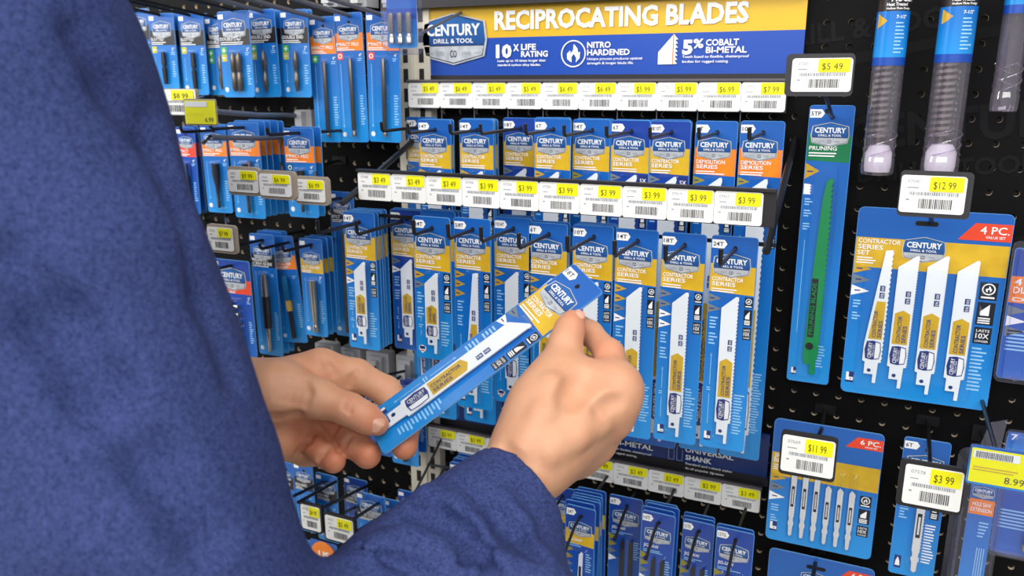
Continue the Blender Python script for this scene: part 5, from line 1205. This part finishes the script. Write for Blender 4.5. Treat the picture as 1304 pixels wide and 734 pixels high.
# --- torso, head and upper arms under the clothes
S_ = PD(-25, 95, .43)
up = Vector((0, 0, 1))
face = (cR*.85+Vector((cF.x, cF.y, 0)).normalized()*.53); face.z = 0; face.normalize(); left = up.cross(face)
ctr = S_+left*.19-up*.02; hips = ctr-up*.50; LS = S_+left*.38
Bd = SDF()
neck = ctr+up*.09; headc = ctr+up*.255+face*.03
Bd.ell(ctr-up*.16, (left, face, up), (.155, .10, .22), .05); Bd.ell(hips+up*.03, (left, face, up), (.15, .10, .12), .06)
Bd.cone(ctr, neck, .06, .055, .04); Bd.cone(neck, headc-up*.05, .055, .055, .03)
Bd.ell(headc, (left, face, up), (.075, .096, .115), .02); Bd.ell(headc+face*.045-up*.07, (left, face, up), (.05, .045, .045), .03)
Bd.cone(headc+face*.095+up*.005, headc+face*.112-up*.03, .007, .013, .012)
for s_ in (-1, 1): Bd.ell(headc+left*.078*s_-up*.01, (left, face, up), (.01, .02, .032), .006)
Bd.groove([headc+face*.104-up*.058+left*.02, headc+face*.104-up*.058-left*.02], .002, .004)
for s_ in (-1, 1): Bd.groove([headc+face*.1+up*.01+left*.03*s_, headc+face*.1+up*.01+left*.035*s_], .008, .01)
Bd.cone(S_, RE, .05, .042, .03); Bd.cone(RE, RW+rdir*.06, .042, .03, .02); LE = PD(-60, 640, .86)
LE = LS+(LE-LS).normalized()*.30; Bd.cone(LS, LE, .05, .042, .03); Bd.cone(LE, LW+(LE-LW)*.3, .042, .03, .02); Bd.cone(ctr, S_, .06, .05, .05); Bd.cone(ctr, LS, .06, .05, .05)
for s_ in (-1, 1):
    hp_ = hips+left*.085*s_; kn = Vector((hp_.x, hp_.y, .50))+face*.02; an = Vector((hp_.x, hp_.y, .09))
    Bd.chain([hp_, kn, an, Vector((an.x, an.y, .03))+face*.12], [.08, .055, .038, .03], .03)
vB, fB = surface_nets(Bd, *bounds(Bd), .007)
person = thing('person', 'person in a blue heather long sleeve shirt holding a blade pack in both hands', 'person', (hips.x, hips.y, 0))
po = A3(person.location)
V = np.concatenate([vR, vL, vB])-po; Fc = np.concatenate([fR, fL+len(vR), fB+len(vR)+len(vL)])
body = link('body', np_mesh('body', V, Fc, 'skin', np.concatenate([aR, aL, np.zeros(len(vB))])), person)
# nails
def nail(c, ax, nrm, w, L):
    ax = ax.normalized(); nrm = (nrm-ax*nrm.dot(ax)).normalized(); sd = ax.cross(nrm); m = MB(); vs = []; fs = []; n = 8
    for i in range(n+1):
        u = i/n*2-1; wz = w*math.sqrt(max(0, 1-abs(u)**3.5))*.5+w*.02
        for j in range(7):
            v_ = j/6*2-1; vs.append(c+ax*(u*L/2)+sd*(v_*wz)-nrm*((v_*wz)**2/(w*.62))-nrm*(max(0, u)**2*.0016)-person.location)
    for i in range(n):
        for j in range(6): fs.append((i*7+j, i*7+j+1, (i+1)*7+j+1, (i+1)*7+j))
    m.add(vs, fs, 'nail'); return m.build('fingernail', body, True)
p1 = raymarch(Lh, 478, 536); nail(p1-(p1-cC).normalized()*.0009, PD(481, 541, .6635)-PD(458, 529, .663), (cC-p1).normalized()+cU*.35, .0145, .0165)
p2 = raymarch(R, 734, 399.5); nail(p2-(p2-cC).normalized()*.0004+cU*.0006, thumbR[3]-thumbR[1], (cC-p2).normalized()*.6+cU*.9-cR*.2, .011, .009)
# hair
H = SDF(); H.ell(headc+up*.025-face*.012, (left, face, up), (.084, .104, .108), .02); H.plane(headc+up*.0-face*.03, (face*.75-up*.66).normalized())
vH, fH = surface_nets(H, *bounds(H), .006); link('hair', np_mesh('hair', vH-po, fH, 'hair'), person)
# shirt
C = SDF()
CW = PD(652, 622, .596)
C.chain([S_, S_+(RE-S_)*.3, S_+(RE-S_)*.62, RE], [.068, .0765, .070, .061], .04)
C.chain([RE, RE+(CW-RE)*.5, CW], [.060, .048, .0375], .03)
C.cone(PD(672, 664, .59), PD(655, 790, .50), .018, .045, .03)
C.ell(ctr-up*.16, (left, face, up), (.20, .135, .26), .05); C.ell(hips+up*.05, (left, face, up), (.185, .13, .16), .06)
C.cone(ctr+up*.0, S_, .085, .072, .06); C.cone(ctr, LS, .085, .072, .06); C.cone(LS, LE, .072, .058, .03); C.cone(LE, LW+(LE-LW)*.12, .058, .042, .02)
C.cone(PD(-40, 300, .45), PD(40, 640, .47), .09, .09, .05)
base = SDF(); base.p = list(C.p)
def crease(pts, r, k, push=0):
    q = [raymarch(base, x, y_)-(raymarch(base, x, y_)-cC).normalized()*push for x, y_ in pts]; C.groove(q, r, k)
def ridge(pts, r, k, push=0):
    q = [raymarch(base, x, y_)+(raymarch(base, x, y_)-cC).normalized()*push for x, y_ in pts]
    for i in range(len(q)-1): C.cone(q[i], q[i+1], r, r, k)
ridge([(545, 634), (578, 650), (605, 676), (632, 716)], .006, .012, .002)
ridge([(640, 640), (664, 668), (688, 710)], .005, .012, .002)
ridge([(470, 700), (520, 690), (560, 705), (590, 734)], .006, .014, .003)
crease([(520, 652), (560, 657), (588, 675), (614, 706), (632, 740)], .0035, .009)
crease([(505, 664), (545, 668), (572, 690), (590, 725)], .003, .008)
crease([(628, 650), (654, 677), (682, 712)], .003, .008)
crease([(462, 700), (500, 716), (540, 735)], .003, .010)
crease([(105, 45), (150, 110), (205, 190), (235, 262)], .006, .016)
crease([(60, 420), (130, 500), (190, 590), (255, 690)], .006, .02)
crease([(10, 330), (80, 420), (120, 520)], .005, .02)
crease([(200, 150), (225, 260), (262, 380), (296, 480)], .004, .014)
fu = A3(cR); 
def wv(P):
    return (.0022*np.sin(P[:, 0]*47+P[:, 2]*31+2.2*np.sin(P[:, 2]*23+P[:, 1]*19))*np.sin(P[:, 1]*41-P[:, 2]*17+1.1)).astype(np.float32)
C.wave(wv)
C.plane(CW, (CW-RE).normalized()); C.cut(CW+(CW-RE).normalized()*.01, CW-(CW-RE).normalized()*.035, .0322, .032, .003)
C.plane(neck+up*.01, up)
lo, hi = bounds(C); vC, fC = surface_nets(C, lo, hi, .0034)
link('shirt', np_mesh('shirt', vC-po, fC, 'shirt_cloth'), person)
# trousers and shoes
T = SDF()
for s_ in (-1, 1):
    hp_ = hips+left*.09*s_; kn = Vector((hp_.x, hp_.y, .50))+face*.02; an = Vector((hp_.x, hp_.y, .08)); T.chain([hp_, kn, an], [.105, .078, .062], .03)
T.ell(hips, (left, face, up), (.185, .125, .12), .04); T.plane(hips+up*.06, up); T.plane(Vector((0, 0, .06)), -up)
vT, fT = surface_nets(T, *bounds(T), .009); link('trousers', np_mesh('trousers', vT-po, fT, 'denim'), person)
for s_ in (-1, 1):
    a_ = hips+left*.09*s_; a_.z = 0; Q = SDF(); Q.chain([a_+up*.045-face*.03, a_+up*.045+face*.08, a_+up*.035+face*.17], [.045, .042, .035], .02); Q.plane(Vector((0, 0, .0)), -up)
    vQ, fQ = surface_nets(Q, *bounds(Q), .006); link('shoe', np_mesh('shoe', vQ-po, fQ, 'leather'), person)
